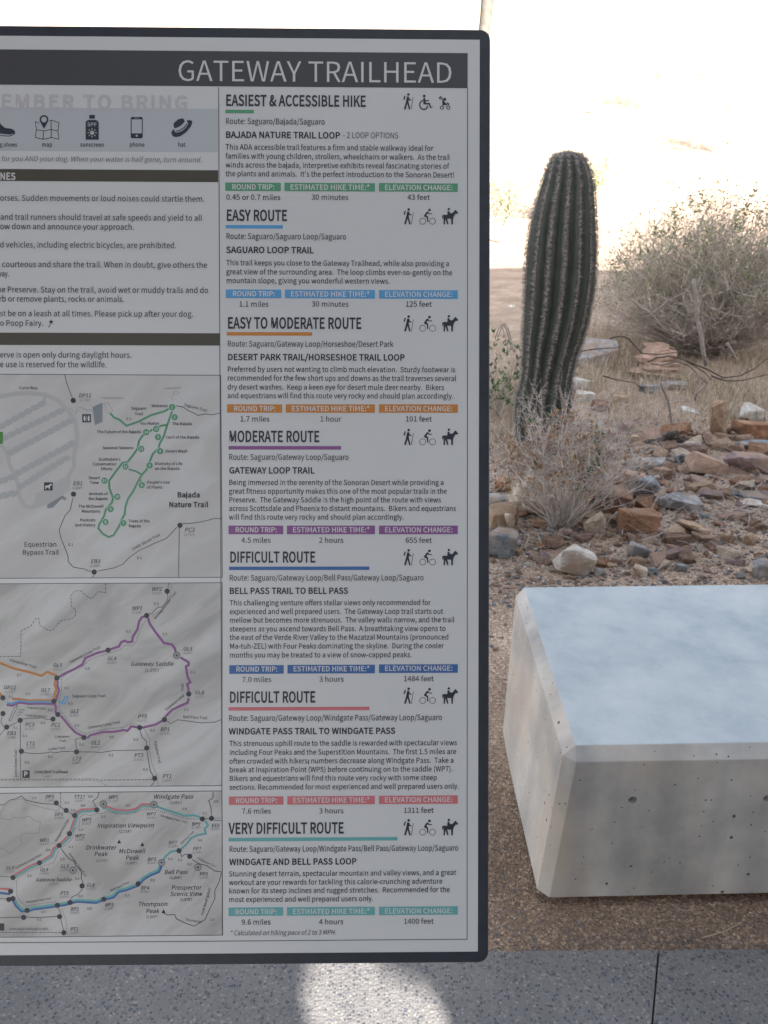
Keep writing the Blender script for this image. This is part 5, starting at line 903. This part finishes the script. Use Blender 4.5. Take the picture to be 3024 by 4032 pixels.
M_GRAVEL = island('gravel_stones', [(0, (0.15, 0.16, 0.175)), (0.12, (0.27, 0.205, 0.16)), (0.36, (0.19, 0.145, 0.115)), (0.60, (0.34, 0.275, 0.23)), (0.72, (0.16, 0.138, 0.13)), (0.86, (0.46, 0.41, 0.365)), (0.92, (0.10, 0.115, 0.135))])
t_ = (1 + 5 ** 0.5) / 2
ICO = [Vector(v).normalized() for v in ((-1, t_, 0), (1, t_, 0), (-1, -t_, 0), (1, -t_, 0), (0, -1, t_), (0, 1, t_), (0, -1, -t_), (0, 1, -t_), (t_, 0, -1), (t_, 0, 1), (-t_, 0, -1), (-t_, 0, 1))]
ICF = [(0, 11, 5), (0, 5, 1), (0, 1, 7), (0, 7, 10), (0, 10, 11), (1, 5, 9), (5, 11, 4), (11, 10, 2), (10, 7, 6), (7, 1, 8), (3, 9, 4), (3, 4, 2), (3, 2, 6), (3, 6, 8), (3, 8, 9), (4, 9, 5), (2, 4, 11), (6, 2, 10), (8, 6, 7), (9, 8, 1)]
mb = MB(); cnt = 0
def grain(p, s):
    a = rng.uniform(0, 6.3); ca, sa = math.cos(a), math.sin(a); sy, sz = rng.uniform(0.6, 1), rng.uniform(0.35, 0.65); z0 = ground_z(p.x, p.y) + s * 0.12
    vs = []
    for v in ICO:
        j = rng.uniform(0.78, 1.2); x, y, z = v.x * s / 2 * j, v.y * s / 2 * sy * j, v.z * s / 2 * sz * j
        vs.append((p.x + x * ca - y * sa, p.y + x * sa + y * ca, z0 + z))
    mb.add(vs, ICF)
while cnt < 13000:
    px, py = rng.uniform(1300, 3350), rng.uniform(1650, 2420) if rng.random() < 0.72 else rng.uniform(2300, 3745)
    p = G(px, py)
    if p.y < edge_y(p.x) + 0.008 or in_bench(p.x, p.y, 0): continue
    s = min(0.026, max(0.0035, (4 + 19 * rng.random() ** 2.6) * depth(p) / F))
    if p.y < 2.1 and p.x > 0.2: s = min(s, 0.0075) if rng.random() < 0.93 else s
    grain(p, s); cnt += 1
for _ in range(9000):
    x = rng.uniform(-0.4, 1.5); y = edge_y(x) + 0.003 + rng.random() ** 1.3 * 0.5
    if in_bench(x, y, 0): 
        if y > nbl.y - 0.02: continue
    grain(Vector((x, y, 0)), rng.uniform(0.0022, 0.0062))
props(mb.build('gravel', M_GRAVEL), kind='stuff')

# ------------------------------------------------------------------ saguaro
def saguaro_mat():
    m, N, L, B = new_mat('saguaro_skin'); B.inputs['Roughness'].default_value = 0.6
    t = tex(N, L, 'Noise', 14, 6); r = ramp(N, [(0.3, (0.040, 0.048, 0.040)), (0.7, (0.068, 0.078, 0.064))]); L.new(t.outputs['Fac'], r.inputs[0])
    L.new(r.outputs[0], B.inputs['Base Color']); n = tex(N, L, 'Noise', 60, 4); bump(N, L, B, n.outputs['Fac'], 0.3, 0.004); return m
PROF = [(596, 2236, 30), (604, 2236, 88), (622, 2237, 128), (650, 2238, 158), (690, 2238, 182), (740, 2233, 206), (800, 2226, 228), (860, 2219, 246), (940, 2213, 262), (1020, 2209, 270), (1100, 2204, 270), (1180, 2197, 262), (1260, 2188, 250), (1340, 2175, 232), (1410, 2163, 208), (1460, 2156, 198), (1510, 2149, 200), (1560, 2143, 214), (1610, 2140, 224), (1670, 2138, 218), (1730, 2138, 200), (1800, 2138, 188), (1840, 2138, 186)]
ys_ = G(2138, 1790).y + 0.18
def prof(py):
    for (a, ca, wa), (b, cb, wb) in zip(PROF, PROF[1:]):
        if a <= py <= b: u = (py - a) / (b - a); return ca + (cb - ca) * u, wa + (wb - wa) * u
    return PROF[-1][1:]
rows = [596, 599, 604, 612, 622, 636, 650] + list(range(668, 1841, 14)); RIBS, SUB = 15, 8; NR = RIBS * SUB
sag = empty('saguaro', Vector((D(2138, 1800, ys_).x, ys_, ground_z(0.9, ys_))), 'young ribbed saguaro cactus, spiny column leaning slightly right', 'cactus')
mb = MB(); spine = MB(); rng = random.Random(4); centres = []
for py in rows:
    cx, w = prof(py); c = D(cx, py, ys_); r = w / 2 * depth(c) / F; centres.append((c, r))
for i, (c, r) in enumerate(centres):
    for k in range(NR):
        ph = 2 * math.pi * k / NR; q = abs(math.sin(ph * RIBS / 2)); dep = 0.77 + 0.24 * q ** 1.3
        twist = 0.10 * math.sin(i * 0.05)
        mb.v.append((c.x + math.sin(ph + twist) * r * dep, c.y - math.cos(ph + twist) * r * dep, c.z + (0 if i else 0.0)))
for i in range(len(rows) - 1):
    for k in range(NR): mb.f.append((i * NR + (k + 1) % NR, i * NR + k, (i + 1) * NR + k, (i + 1) * NR + (k + 1) % NR))
mb.f.append(tuple(range(NR)))
mb.build('ribbed_stem', saguaro_mat(), sag, smooth=True)
def needle(mb, p, d, L, r):
    d = d.normalized(); a = d.cross(Vector((0.2, 0.5, 0.8))).normalized() * r; b = d.cross(a).normalized() * r
    mb.add([p + a, p - a * 0.5 + b * 0.87, p - a * 0.5 - b * 0.87, p + d * L], [(0, 1, 3), (1, 2, 3), (2, 0, 3)])
acc = 0.0
for i in range(1, len(centres) - 1):
    c, r = centres[i]; acc += (centres[i - 1][0] - c).length
    if acc < 0.0125: continue
    acc = 0.0; slope = (centres[i + 1][1] - centres[i - 1][1]) / max(0.004, (centres[i - 1][0] - centres[i + 1][0]).length)
    twist = 0.10 * math.sin(i * 0.05)
    for k in range(RIBS):
        ph = 2 * math.pi * (k + 0.5) / RIBS + twist; out = Vector((math.sin(ph), -math.cos(ph), 0)); tan = Vector((math.cos(ph), math.sin(ph), 0))
        nv = (out + Vector((0, 0, max(-0.4, min(4, slope))))).normalized(); up_ = nv.cross(tan)
        if up_.z < 0: up_ = -up_
        p = Vector((c.x, c.y, c.z + rng.uniform(-0.006, 0.006))) + out * (r * 1.015)
        for q in range(14):
            w = rng.uniform(0, 6.28); sp_ = rng.uniform(0.4, 2.4)
            needle(spine, p, nv + (tan * math.cos(w) + up_ * math.sin(w)) * sp_, rng.uniform(0.016, 0.040), 0.0014)
for q in range(420):                           # woolly crown of young spines
    a, u = rng.uniform(0, 6.28), rng.random() ** 0.6; i = min(6, int(u * 6)); c, r = centres[i]
    needle(spine, c + Vector((math.sin(a) * r * rng.random() ** 0.5, -math.cos(a) * r * rng.random() ** 0.5, 0)), Vector((math.sin(a) * 0.7, -math.cos(a) * 0.7, 1.0)), rng.uniform(0.02, 0.034), 0.0009)
o = spine.build('spines', island('spine_grey', [(0, (0.33, 0.285, 0.27)), (0.4, (0.45, 0.39, 0.375)), (0.75, (0.20, 0.175, 0.165))], 0.7, 10), sag); o['kind'] = 'stuff'

# ------------------------------------------------------------------ shrubs, grass, dead wood
def twig(mb, p, d, L, r, rng, bend=0.35, seg=4, n=3, lift=0.0):
    pts = [p]; d = d.normalized()
    for i in range(seg):
        d = (d + Vector((rng.uniform(-bend, bend), rng.uniform(-bend, bend), rng.uniform(-bend, bend) + lift))).normalized(); pts.append(pts[-1] + d * (L / seg))
    mb.tube(pts, [r * (1 - 0.75 * i / seg) for i in range(seg + 1)], n, False); return pts, d
def leaf(mb, p, d, L, w, rng):
    d = d.normalized(); s = d.cross(Vector((rng.uniform(-1, 1), rng.uniform(-1, 1), rng.uniform(-1, 1)))).normalized() * w / 2; nn = d.cross(s).normalized() * w * 0.22
    mb.add([p, p + d * L * 0.45 + s + nn, p + d * L, p + d * L * 0.45 - s + nn], [(0, 1, 2), (0, 2, 3)])
def shrub(base, rx, ry, h, stems, kids, rng, r0, leaf_p, leaf_L, tw, lf, up=0.9, reach=1.0, leaf_top=0.5, kid_L=0.3, low=0.6, sag_=0.55, imin=1):
    for _ in range(stems):
        a = rng.uniform(0, 6.28); u = rng.random() ** 0.5; tgt = base + Vector((math.cos(a) * rx * u, math.sin(a) * ry * u, h * (1 - sag_ * u * u) * rng.uniform(low, 1.03)))
        p0 = base + Vector((rng.uniform(-1, 1) * rx * 0.10, rng.uniform(-1, 1) * ry * 0.10, 0)); d = tgt - p0
        pts, e = twig(tw, p0, d, d.length * reach, r0 * rng.uniform(0.6, 1.3), rng, 0.20, 6)
        for _ in range(kids):
            i = rng.randint(imin, 6); v = Vector((rng.uniform(-1, 1), rng.uniform(-1, 1), rng.uniform(-0.3, up))); q, e2 = twig(tw, pts[i], v + d.normalized() * 0.6, h * kid_L * rng.uniform(0.4, 1.1), r0 * 0.5, rng, 0.4, 3)
            for t in (q[1], q[2], q[3]):
                if rng.random() < 0.45: twig(tw, t, Vector((rng.uniform(-1, 1), rng.uniform(-1, 1), rng.uniform(-0.2, 1))), h * kid_L * 0.45 * rng.random(), r0 * 0.3, rng, 0.5, 2)
                rel = (t.z - base.z) / h
                if rng.random() < leaf_p * (rel > leaf_top * rng.uniform(0.5, 1.2)):
                    for _ in range(rng.randint(1, 3)): leaf(lf, t, e2 + Vector((rng.uniform(-1, 1), rng.uniform(-1, 1), rng.uniform(-0.2, 1))), leaf_L * rng.uniform(0.6, 1.2), leaf_L * 0.38, rng)
def bark(name, a, b, c): return island(name, [(0, a), (0.4, b), (0.75, c)], 0.85, 25)
M_TWIG = bark('dry_twigs', (0.46, 0.395, 0.34), (0.56, 0.495, 0.44), (0.34, 0.285, 0.245))
M_TWIG2 = bark('bleached_twigs', (0.54, 0.485, 0.45), (0.42, 0.37, 0.34), (0.62, 0.57, 0.535))
M_LEAF = island('grey_green_leaves', [(0, (0.22, 0.24, 0.12)), (0.4, (0.28, 0.30, 0.16)), (0.75, (0.34, 0.34, 0.21))], 0.7, 12)
M_DRYLEAF = island('withered_leaves', [(0, (0.30, 0.16, 0.08)), (0.35, (0.36, 0.25, 0.15)), (0.7, (0.42, 0.32, 0.22))], 0.8, 12)
M_GREEN = island('fresh_leaves', [(0, (0.05, 0.13, 0.035)), (0.5, (0.07, 0.17, 0.05))], 0.6, 12)
M_STRAW = island('straw', [(0, (0.42, 0.325, 0.225)), (0.3, (0.50, 0.40, 0.29)), (0.6, (0.32, 0.25, 0.18)), (0.85, (0.58, 0.49, 0.38))], 0.8, 8)
def plant(name, base, label, cat, parts, group=None):
    e = empty(name, base, label, cat, group); out = []
    for nm, mb, m, *kd in parts:
        if mb.v: q = mb.build(nm, m, e)
        if mb.v and kd: q['kind'] = kd[0]
    return e
def gp(px, py):
    p = G(px, py); p.z = ground_z(p.x, p.y) - 0.01; return p
# big rounded bush right of the saguaro
rng = random.Random(31); b_ = gp(2765, 1395); k_ = depth(b_) / F
tw, lf = MB(), MB(); shrub(b_, 470 * k_, 330 * k_, 570 * k_, 1300, 10, rng, 0.0042, 0.42, 0.030, tw, lf, leaf_top=0.48, kid_L=0.24)
for _ in range(14):
    a = rng.uniform(0, 6.28); twig(tw, b_, Vector((math.cos(a) * 0.7, math.sin(a) * 0.6, 1)), rng.uniform(0.6, 1.1), 0.013, rng, 0.22, 6, 5)
for _ in range(110):                            # leafy tips standing proud of the crown
    a, u = rng.uniform(0, 6.28), rng.random() ** 0.5; p = b_ + Vector((math.cos(a) * 400 * k_ * u, math.sin(a) * 300 * k_ * u, 590 * k_ * (1 - 0.5 * u * u) * rng.uniform(0.84, 0.97)))
    q, e_ = twig(tw, p, Vector((rng.uniform(-0.4, 0.4), rng.uniform(-0.4, 0.4), 1)), rng.uniform(0.08, 0.22), 0.003, rng, 0.25, 4)
    for t in q[1:]:
        for _ in range(rng.randint(1, 3)): leaf(lf, t, Vector((rng.uniform(-1, 1), rng.uniform(-1, 1), rng.uniform(0, 1))), rng.uniform(0.03, 0.06), 0.02, rng)
plant('desert_bush', b_, 'big rounded grey bush with sparse green tips behind the saguaro', 'bush', [('twigs', tw, M_TWIG), ('leaves', lf, M_LEAF)])
# small dry shrub in front of the saguaro foot
rng = random.Random(8); b_ = gp(2208, 2065); k_ = depth(b_) / F
tw, lf = MB(), MB(); shrub(b_ , 290 * k_, 210 * k_, 560 * k_, 105, 8, rng, 0.0034, 0.0, 0.02, tw, lf, kid_L=0.24, low=0.72, sag_=0.40, imin=3)
tips, grn = MB(), MB()
for _ in range(330):
    a, u = rng.uniform(0, 6.28), rng.random() ** 0.5; x_ = math.cos(a) * 260 * k_ * u
    p = b_ + Vector((x_, math.sin(a) * 170 * k_ * u, 500 * k_ * (1 - 0.42 * u) * rng.uniform(0.5, 1.0)))
    q, e_ = twig(tw, p, Vector((rng.uniform(-0.5, 0.5), rng.uniform(-0.4, 0.4), 1)), rng.uniform(0.05, 0.13), 0.0018, rng, 0.3, 4)
    for t in q[2:]:
        if rng.random() < (0.8 if x_ < 0.1 else 0.4):
            for _ in range(rng.randint(1, 3)): leaf(tips, t, Vector((rng.uniform(-1, 1), rng.uniform(-1, 1), rng.uniform(-0.3, 1))), rng.uniform(0.018, 0.034), 0.013, rng)
for cx_, cy_, n_ in ((2330, 1800, 26), (2340, 1850, 22), (2250, 1900, 20), (2310, 1945, 16), (2160, 1810, 10), (2110, 1640, 8), (2330, 1700, 8)):
    c = D(cx_, cy_, b_.y)
    for _ in range(n_ * 2): leaf(grn, c + Vector((rng.gauss(0, 0.035), rng.gauss(0, 0.05), rng.gauss(0, 0.03))), Vector((rng.uniform(-1, 1), rng.uniform(-1, 1), rng.uniform(-0.5, 1))), rng.uniform(0.018, 0.034), 0.012, rng)
plant('dry_shrub', b_, 'small dry twiggy shrub with tan withered leaves in front of the saguaro foot', 'shrub', [('twigs', tw, M_TWIG2), ('withered_leaves', tips, M_DRYLEAF), ('green_leaves', grn, M_GREEN)])
# leafy plant with drooping stems left of the saguaro
rng = random.Random(12); b_ = gp(1960, 1640); k_ = depth(b_) / F; tw, lf = MB(), MB()
shrub(b_, 120 * k_, 110 * k_, 330 * k_, 30, 8, rng, 0.0035, 0.22, 0.05, tw, lf, leaf_top=0.2, kid_L=0.3)
for x0, x1 in ((1950, 2025), (1940, 2010), (1960, 2032)):
    pts = [D(x0 + (x1 - x0) * t, 1330 - 55 * math.sin(math.pi * min(1, t * 1.25)) + 130 * max(0, t - 0.55), b_.y) for t in (0, 0.2, 0.4, 0.6, 0.8, 1)]; tw.tube(pts, [0.005] * 6, 4)
plant('leafy_desert_plant', b_, 'twiggy plant with green leaves and drooping stems between sign edge and saguaro', 'plant', [('twigs', tw, M_TWIG), ('leaves', lf, M_GREEN)])
# right-hand leafy sprigs
rng = random.Random(14)
for px, py, w_, h_, nm in ((3000, 1330, 60, 190, 'green leafy sprig at the right edge of the picture below the big bush'), (2845, 1260, 40, 140, 'yellow-green leafy sprig inside the lower front of the big bush')):
    b_ = gp(px, py); b_.y -= 0.6 if px < 2900 else 0; k_ = depth(b_) / F; tw, lf = MB(), MB(); shrub(b_, w_ * k_, w_ * k_, h_ * k_, 9, 5, rng, 0.003, 0.9, 0.05, tw, lf, leaf_top=0.1)
    plant('leafy_sprig', b_, nm, 'plant', [('twigs', tw, M_TWIG), ('leaves', lf, M_LEAF)])
# dead sticks and log
def stick(name, pts, y, r, label, m, taper=0.4, n=6):
    mb = MB(); P = [D(1900 + x * 0.67752, 1100 + yy * 0.67752, y + (pts[i][2] if len(pts[i]) > 2 else 0)) for i, (x, yy, *_) in enumerate(pts)]
    Q = []
    for a, b in zip(P, P[1:]): Q += [a, a.lerp(b, 0.5) + Vector((random.uniform(-1, 1), random.uniform(-1, 1), random.uniform(-1, 1))) * r * 0.5]
    Q.append(P[-1]); mb.tube(Q, [r * (1 - (1 - taper) * i / (len(Q) - 1)) for i in range(len(Q))], n); o = mb.build(name, m, origin=Q[0], smooth=True); return props(o, label, 'branch')
random.seed(5)
M_DARKWOOD = flat('dark_dead_wood', (0.075, 0.06, 0.052), 0.9, 0.4, 40, bs=0.5); M_PALEWOOD = flat('bleached_dead_wood', (0.26, 0.225, 0.205), 0.85, 0.25, 30, bs=0.5)
yb_ = G(2600, 1480).y
stick('dead_branch', [(740, 345), (800, 330), (850, 345), (890, 390), (930, 430), (1010, 436), (1090, 428), (1180, 420), (1262, 428)], yb_ - 0.3, 0.008, 'longest dark dead branch arching over the layered pink rock', M_DARKWOOD)
stick('dead_branch', [(960, 480), (1010, 455), (1080, 445), (1150, 460), (1210, 490), (1290, 540), (1330, 585)], yb_ - 0.45, 0.008, 'dark forked dead branch crossing low in front of the layered rock', M_DARKWOOD)
stick('dead_branch', [(1180, 470), (1300, 520), (1400, 572), (1500, 560), (1580, 520), (1680, 440)], yb_ - 0.5, 0.008, 'dark sagging dead branch running to the right edge of the picture', M_DARKWOOD)
stick('dead_branch', [(1330, 560), (1420, 590), (1520, 585), (1690, 545)], yb_ - 0.6, 0.008, 'dark dead branch lying under the sagging branch at the right', M_DARKWOOD)
stick('dead_branch', [(1085, 400), (1150, 408), (1225, 425), (1262, 436), (1330, 470)], yb_ - 0.35, 0.006, 'thin dark branch resting on the upper beds of the layered rock', M_DARKWOOD)
stick('dead_branch', [(978, 490), (1040, 500), (1120, 478), (1195, 500), (1255, 560), (1310, 610)], yb_ - 0.5, 0.006, 'thin dark branch looping below the layered rock', M_DARKWOOD)
stick('dead_branch', [(700, 560), (790, 585), (880, 600), (935, 640)], yb_ - 0.9, 0.006, 'thin dark branch lying in the grass right of the two pale stones', M_DARKWOOD)
stick('dead_branch', [(560, 420), (650, 405), (745, 400), (800, 392)], yb_ - 0.4, 0.007, 'thin dark branch lying on the ledge rock beside the saguaro', M_DARKWOOD)
stick('upright_stick', [(1228, 0), (1244, 120), (1250, 240), (1276, 370), (1302, 500)], yb_ - 0.1, 0.014, 'pale bare stick standing upright in front of the big bush', M_PALEWOOD, 1.4)
stick('grey_stick', [(860, 115), (920, 165), (985, 205), (1035, 265), (1095, 325)], yb_ + 0.1, 0.010, 'grey crooked stick in the lower left of the big bush', M_PALEWOOD)
stick('grey_stick', [(985, 205), (1080, 120), (1190, 70)], yb_ + 0.15, 0.008, 'grey stick slanting up to the right inside the big bush', M_PALEWOOD)
stick('grey_stick', [(1420, 370), (1455, 425), (1490, 485)], yb_ - 0.1, 0.013, 'short pale stick leaning right of the upright stick', M_PALEWOOD)
stick('pale_twig', [(1232, 702), (1245, 660), (1285, 630), (1312, 600), (1290, 575), (1215, 545)], G(2730, 1575).y, 0.010, 'pale curved twig standing left above the standing tan stone', M_PALEWOOD)
stick('weathered_stem', [(1035, 600), (1060, 660), (1085, 740), (1096, 810), (1100, 900)], G(2640, 1705).y, 0.010, 'weathered grey stem rising from the dark dead log', M_PALEWOOD, 0.8)
# log: thick gnarled body with a root stub
yl = G(2640, 1765).y + 0.1; mb = MB(); P = [D(1900 + x * 0.67752, 1100 + y * 0.67752, yl) for x, y in ((815, 1020), (870, 985), (940, 968), (1010, 955), (1070, 938), (1120, 940), (1180, 962), (1240, 975), (1292, 968))]
Q = [a.lerp(b, t) + Vector((0, 0, random.uniform(-0.008, 0.008))) for a, b in zip(P, P[1:]) for t in (0, 0.33, 0.66)] + [P[-1]]
mb.tube(Q, [0.015 + 0.024 * math.sin(math.pi * min(1, 0.15 + i / len(Q))) + random.uniform(-0.005, 0.005) for i in range(len(Q))], 9)
mb.tube([P[4], P[4] + Vector((0.0, -0.03, 0.05)), P[4] + Vector((0.05, -0.05, 0.08))], [0.035, 0.026, 0.012], 7)
for i in range(160):                            # shaggy bark fibres
    j = random.randrange(len(Q) - 2); twig(mb, Q[j] + Vector((0, -0.02, 0.01)), (Q[j + 1] - Q[j]) * 1.0 + Vector((random.uniform(-0.01, 0.01), -0.006, random.uniform(-0.01, 0.012))), random.uniform(0.05, 0.12), 0.003, random, 0.2, 3)
props(mb.build('dead_log', M_DARKWOOD, origin=P[0] - Vector((0, 0, 0.03)), smooth=True), 'dark gnarled dead log lying across the gravel behind the rocks', 'log')
mb = MB(); P = [G(px, py, -0.012) for px, py in ((2767, 3692), (2845, 3670), (2922, 3632))]; mb.tube(P, [0.0016, 0.0014, 0.001], 5); props(mb.build('straw_stem', M_STRAW, origin=P[0]), 'single dry straw lying on the sand between the bench front and the pavement', 'straw')
# dry grass: blades too many to count
mb = MB(); rng = random.Random(77)
def blade(p, L, lean):
    a = rng.uniform(0, 6.28); d = Vector((math.cos(a) * lean, math.sin(a) * lean, 1)); w = rng.uniform(0.0012, 0.0026); s = Vector((-math.sin(a), math.cos(a), 0)) * w
    p1 = p + d.normalized() * L * 0.55; d.z -= 0.9 * rng.random() + 0.2; d.x *= 1.6; d.y *= 1.6; p2 = p1 + d.normalized() * L * 0.45
    mb.add([p - s, p + s, p1 + s * 0.8, p1 - s * 0.8, p2], [(0, 1, 2, 3), (3, 2, 4)])
for cx_, cy_, rx_, ry_, n_, L_ in ((2420, 1420, 130, 60, 900, 0.30), (2560, 1480, 150, 60, 700, 0.24), (2330, 1500, 80, 50, 450, 0.22), (2450, 1600, 170, 70, 550, 0.13), (2000, 1560, 60, 110, 700, 0.24), (1990, 1750, 60, 70, 350, 0.18), (2750, 1520, 170, 60, 800, 0.2), (2900, 1580, 140, 60, 800, 0.2), (2700, 1650, 260, 40, 450, 0.10), (2420, 1700, 120, 60, 300, 0.11), (2950, 1420, 110, 60, 600, 0.25), (2600, 1380, 200, 50, 700, 0.28), (2880, 1650, 90, 40, 350, 0.17), (3100, 1560, 120, 120, 700, 0.2), (1700, 1600, 250, 150, 1200, 0.2), (2380, 1320, 90, 50, 400, 0.3)):
    for _ in range(n_):
        p = gp(cx_ + rng.gauss(0, 0.55) * rx_, cy_ + rng.gauss(0, 0.55) * ry_); blade(p, L_ * rng.uniform(0.5, 1.15), rng.uniform(0.1, 1.1))
for _ in range(2000):                           # straws lying flat between the stones
    p = gp(rng.uniform(1900, 3100), 1450 + 780 * rng.random() ** 1.3); p.z += 0.016; a = rng.uniform(0, 6.28); d = Vector((math.cos(a), math.sin(a), rng.uniform(-0.05, 0.25))); s = Vector((-math.sin(a), math.cos(a), 0)) * rng.uniform(0.001, 0.0022); L_ = rng.uniform(0.03, 0.14)
    mb.add([p - s, p + s, p + d * L_ + s * 0.5, p + d * L_ - s * 0.5], [(0, 1, 2, 3)])
props(mb.build('dry_grass', M_STRAW), kind='stuff')
# litter of fine dead twigs on the ground
mb = MB()
for _ in range(1200):
    p = gp(rng.uniform(1900, 3100), 1420 + 720 * rng.random() ** 1.5); p.z += 0.012; a = rng.uniform(0, 6.28); twig(mb, p, Vector((math.cos(a), math.sin(a), rng.uniform(0, 0.35))), rng.uniform(0.06, 0.3), rng.uniform(0.0012, 0.0035), rng, 0.3, 4)
props(mb.build('twig_litter', M_TWIG2), kind='stuff')

# ------------------------------------------------------------------ sunlit desert beyond: palo verdes and brittle shrubs
M_PVLEAF = island('palo_verde_leaves', [(0, (0.33, 0.33, 0.19)), (0.5, (0.38, 0.37, 0.24)), (0.8, (0.28, 0.28, 0.16))], 0.7, 5)
M_PVBARK = flat('palo_verde_bark', (0.30, 0.30, 0.22), 0.7, 0.25, 8, bs=0.4)
def palo_verde(base, h, spread, label, rng, lean=0.1, trunk_r=0.05, n=26, leaves=110):
    e = empty('palo_verde_tree', base, label, 'tree'); tr, cr = MB(), MB()
    pts, d = twig(tr, base, Vector((lean, 0, 1)), h * 0.45, trunk_r, rng, 0.10, 5, 8); ends = []
    for _ in range(n):
        a = rng.uniform(0, 6.28); q, d2 = twig(tr, pts[rng.randint(2, 5)], Vector((math.cos(a), math.sin(a), rng.uniform(0.3, 1.3))), spread * rng.uniform(0.6, 1.1), trunk_r * 0.4, rng, 0.22, 6, 5)
        for t in q[2:]:
            for _ in range(3): w, d3 = twig(tr, t, Vector((rng.uniform(-1, 1), rng.uniform(-1, 1), rng.uniform(-0.4, 1))), spread * 0.35 * rng.random(), trunk_r * 0.12, rng, 0.3, 3); ends += w
    for _ in range(leaves * n):
        p = rng.choice(ends) + Vector((rng.gauss(0, 0.12), rng.gauss(0, 0.12), rng.gauss(0, 0.10))); leaf(cr, p, Vector((rng.uniform(-1, 1), rng.uniform(-1, 1), rng.uniform(-1, 1))), rng.uniform(0.05, 0.11), 0.035, rng)
    tr.build('trunk', M_PVBARK, e); cr.build('crown', M_PVLEAF, e)
def at(px, py, y):
    p = D(px, py, y); p.z = ground_z(p.x, y) - 0.05; return p
rng = random.Random(61)
# the leaning trunk that shows above the sign's corner
p = at(1890, 500, 17.5); e = empty('leaning_tree', p, 'tree with a bare leaning grey trunk behind the upper corner of the sign', 'tree'); tr, cr = MB(), MB()
P = [p, D(1893, 300, 17.5), D(1903, 150, 17.5), D(1913, 70, 17.5), D(1920, 0, 17.5), D(1932, -120, 17.5), D(1960, -300, 17.5)]
tr.tube(P, [0.19, 0.15, 0.115, 0.12, 0.13, 0.11, 0.07], 10); ends = []
for _ in range(14):
    a = rng.uniform(0, 6.28); q, d2 = twig(tr, P[6 - rng.randint(0, 1)], Vector((math.cos(a), math.sin(a), rng.uniform(0.4, 1.3))), 1.6, 0.035, rng, 0.25, 6, 5); ends += q[2:]
for _ in range(1500): leaf(cr, rng.choice(ends) + Vector((rng.gauss(0, 0.2), rng.gauss(0, 0.2), rng.gauss(0, 0.2))), Vector((rng.uniform(-1, 1), rng.uniform(-1, 1), rng.uniform(-1, 1))), 0.09, 0.035, rng)
tr.build('trunk', flat('grey_bark', (0.075, 0.068, 0.056), 0.85, 0.3, 10, bs=0.5), e, smooth=True); cr.build('crown', M_PVLEAF, e)
palo_verde(at(2290, 560, 24), 2.6, 1.7, 'sunlit yellow-green palo verde on the slope left above the saguaro', rng)
palo_verde(at(2000, 480, 21), 2.3, 1.2, 'sunlit palo verde half hidden by the right edge of the sign', rng, 0.05, 0.07, 14)
palo_verde(at(2900, 330, 34), 3.0, 2.4, 'pale palo verde on the bright slope at the upper right', rng)
palo_verde(at(2560, 280, 44), 3.2, 2.6, 'farthest palo verde on the bright slope above the big bush', rng)
palo_verde(at(1200, 300, 38), 3.6, 2.6, 'palo verde on the bright slope behind the sign', rng)
SUNNY = [(2160, 820, 'first'), (2640, 470, ''), (2780, 300, ''), (2960, 300, ''), (2330, 450, '')]
LB_ = ['low dry brittlebush in the sun just left of the saguaro top', 'low dry brittlebush on the bright slope directly above the big bush', 'low brittlebush with brown flecks under the upper right palo verde', 'low brittlebush near the right edge on the bright slope', 'low brittlebush at the foot of the palo verde above the saguaro']
for (px, py, _), lb in zip(SUNNY, LB_):
    d0 = 18.0
    for y in [18 + 0.5 * i for i in range(80)]:
        if at(px, py, y).z >= D(px, py, y).z: d0 = y; break
        d0 = y
    b_ = at(px, py, d0); tw, lf = MB(), MB(); shrub(b_, 0.5, 0.5, 0.55, 26, 6, rng, 0.006, 0.6, 0.07, tw, lf, leaf_top=0.2)
    plant('brittlebush', b_, lb, 'bush', [('twigs', tw, M_TWIG), ('leaves', lf, M_PVLEAF)])
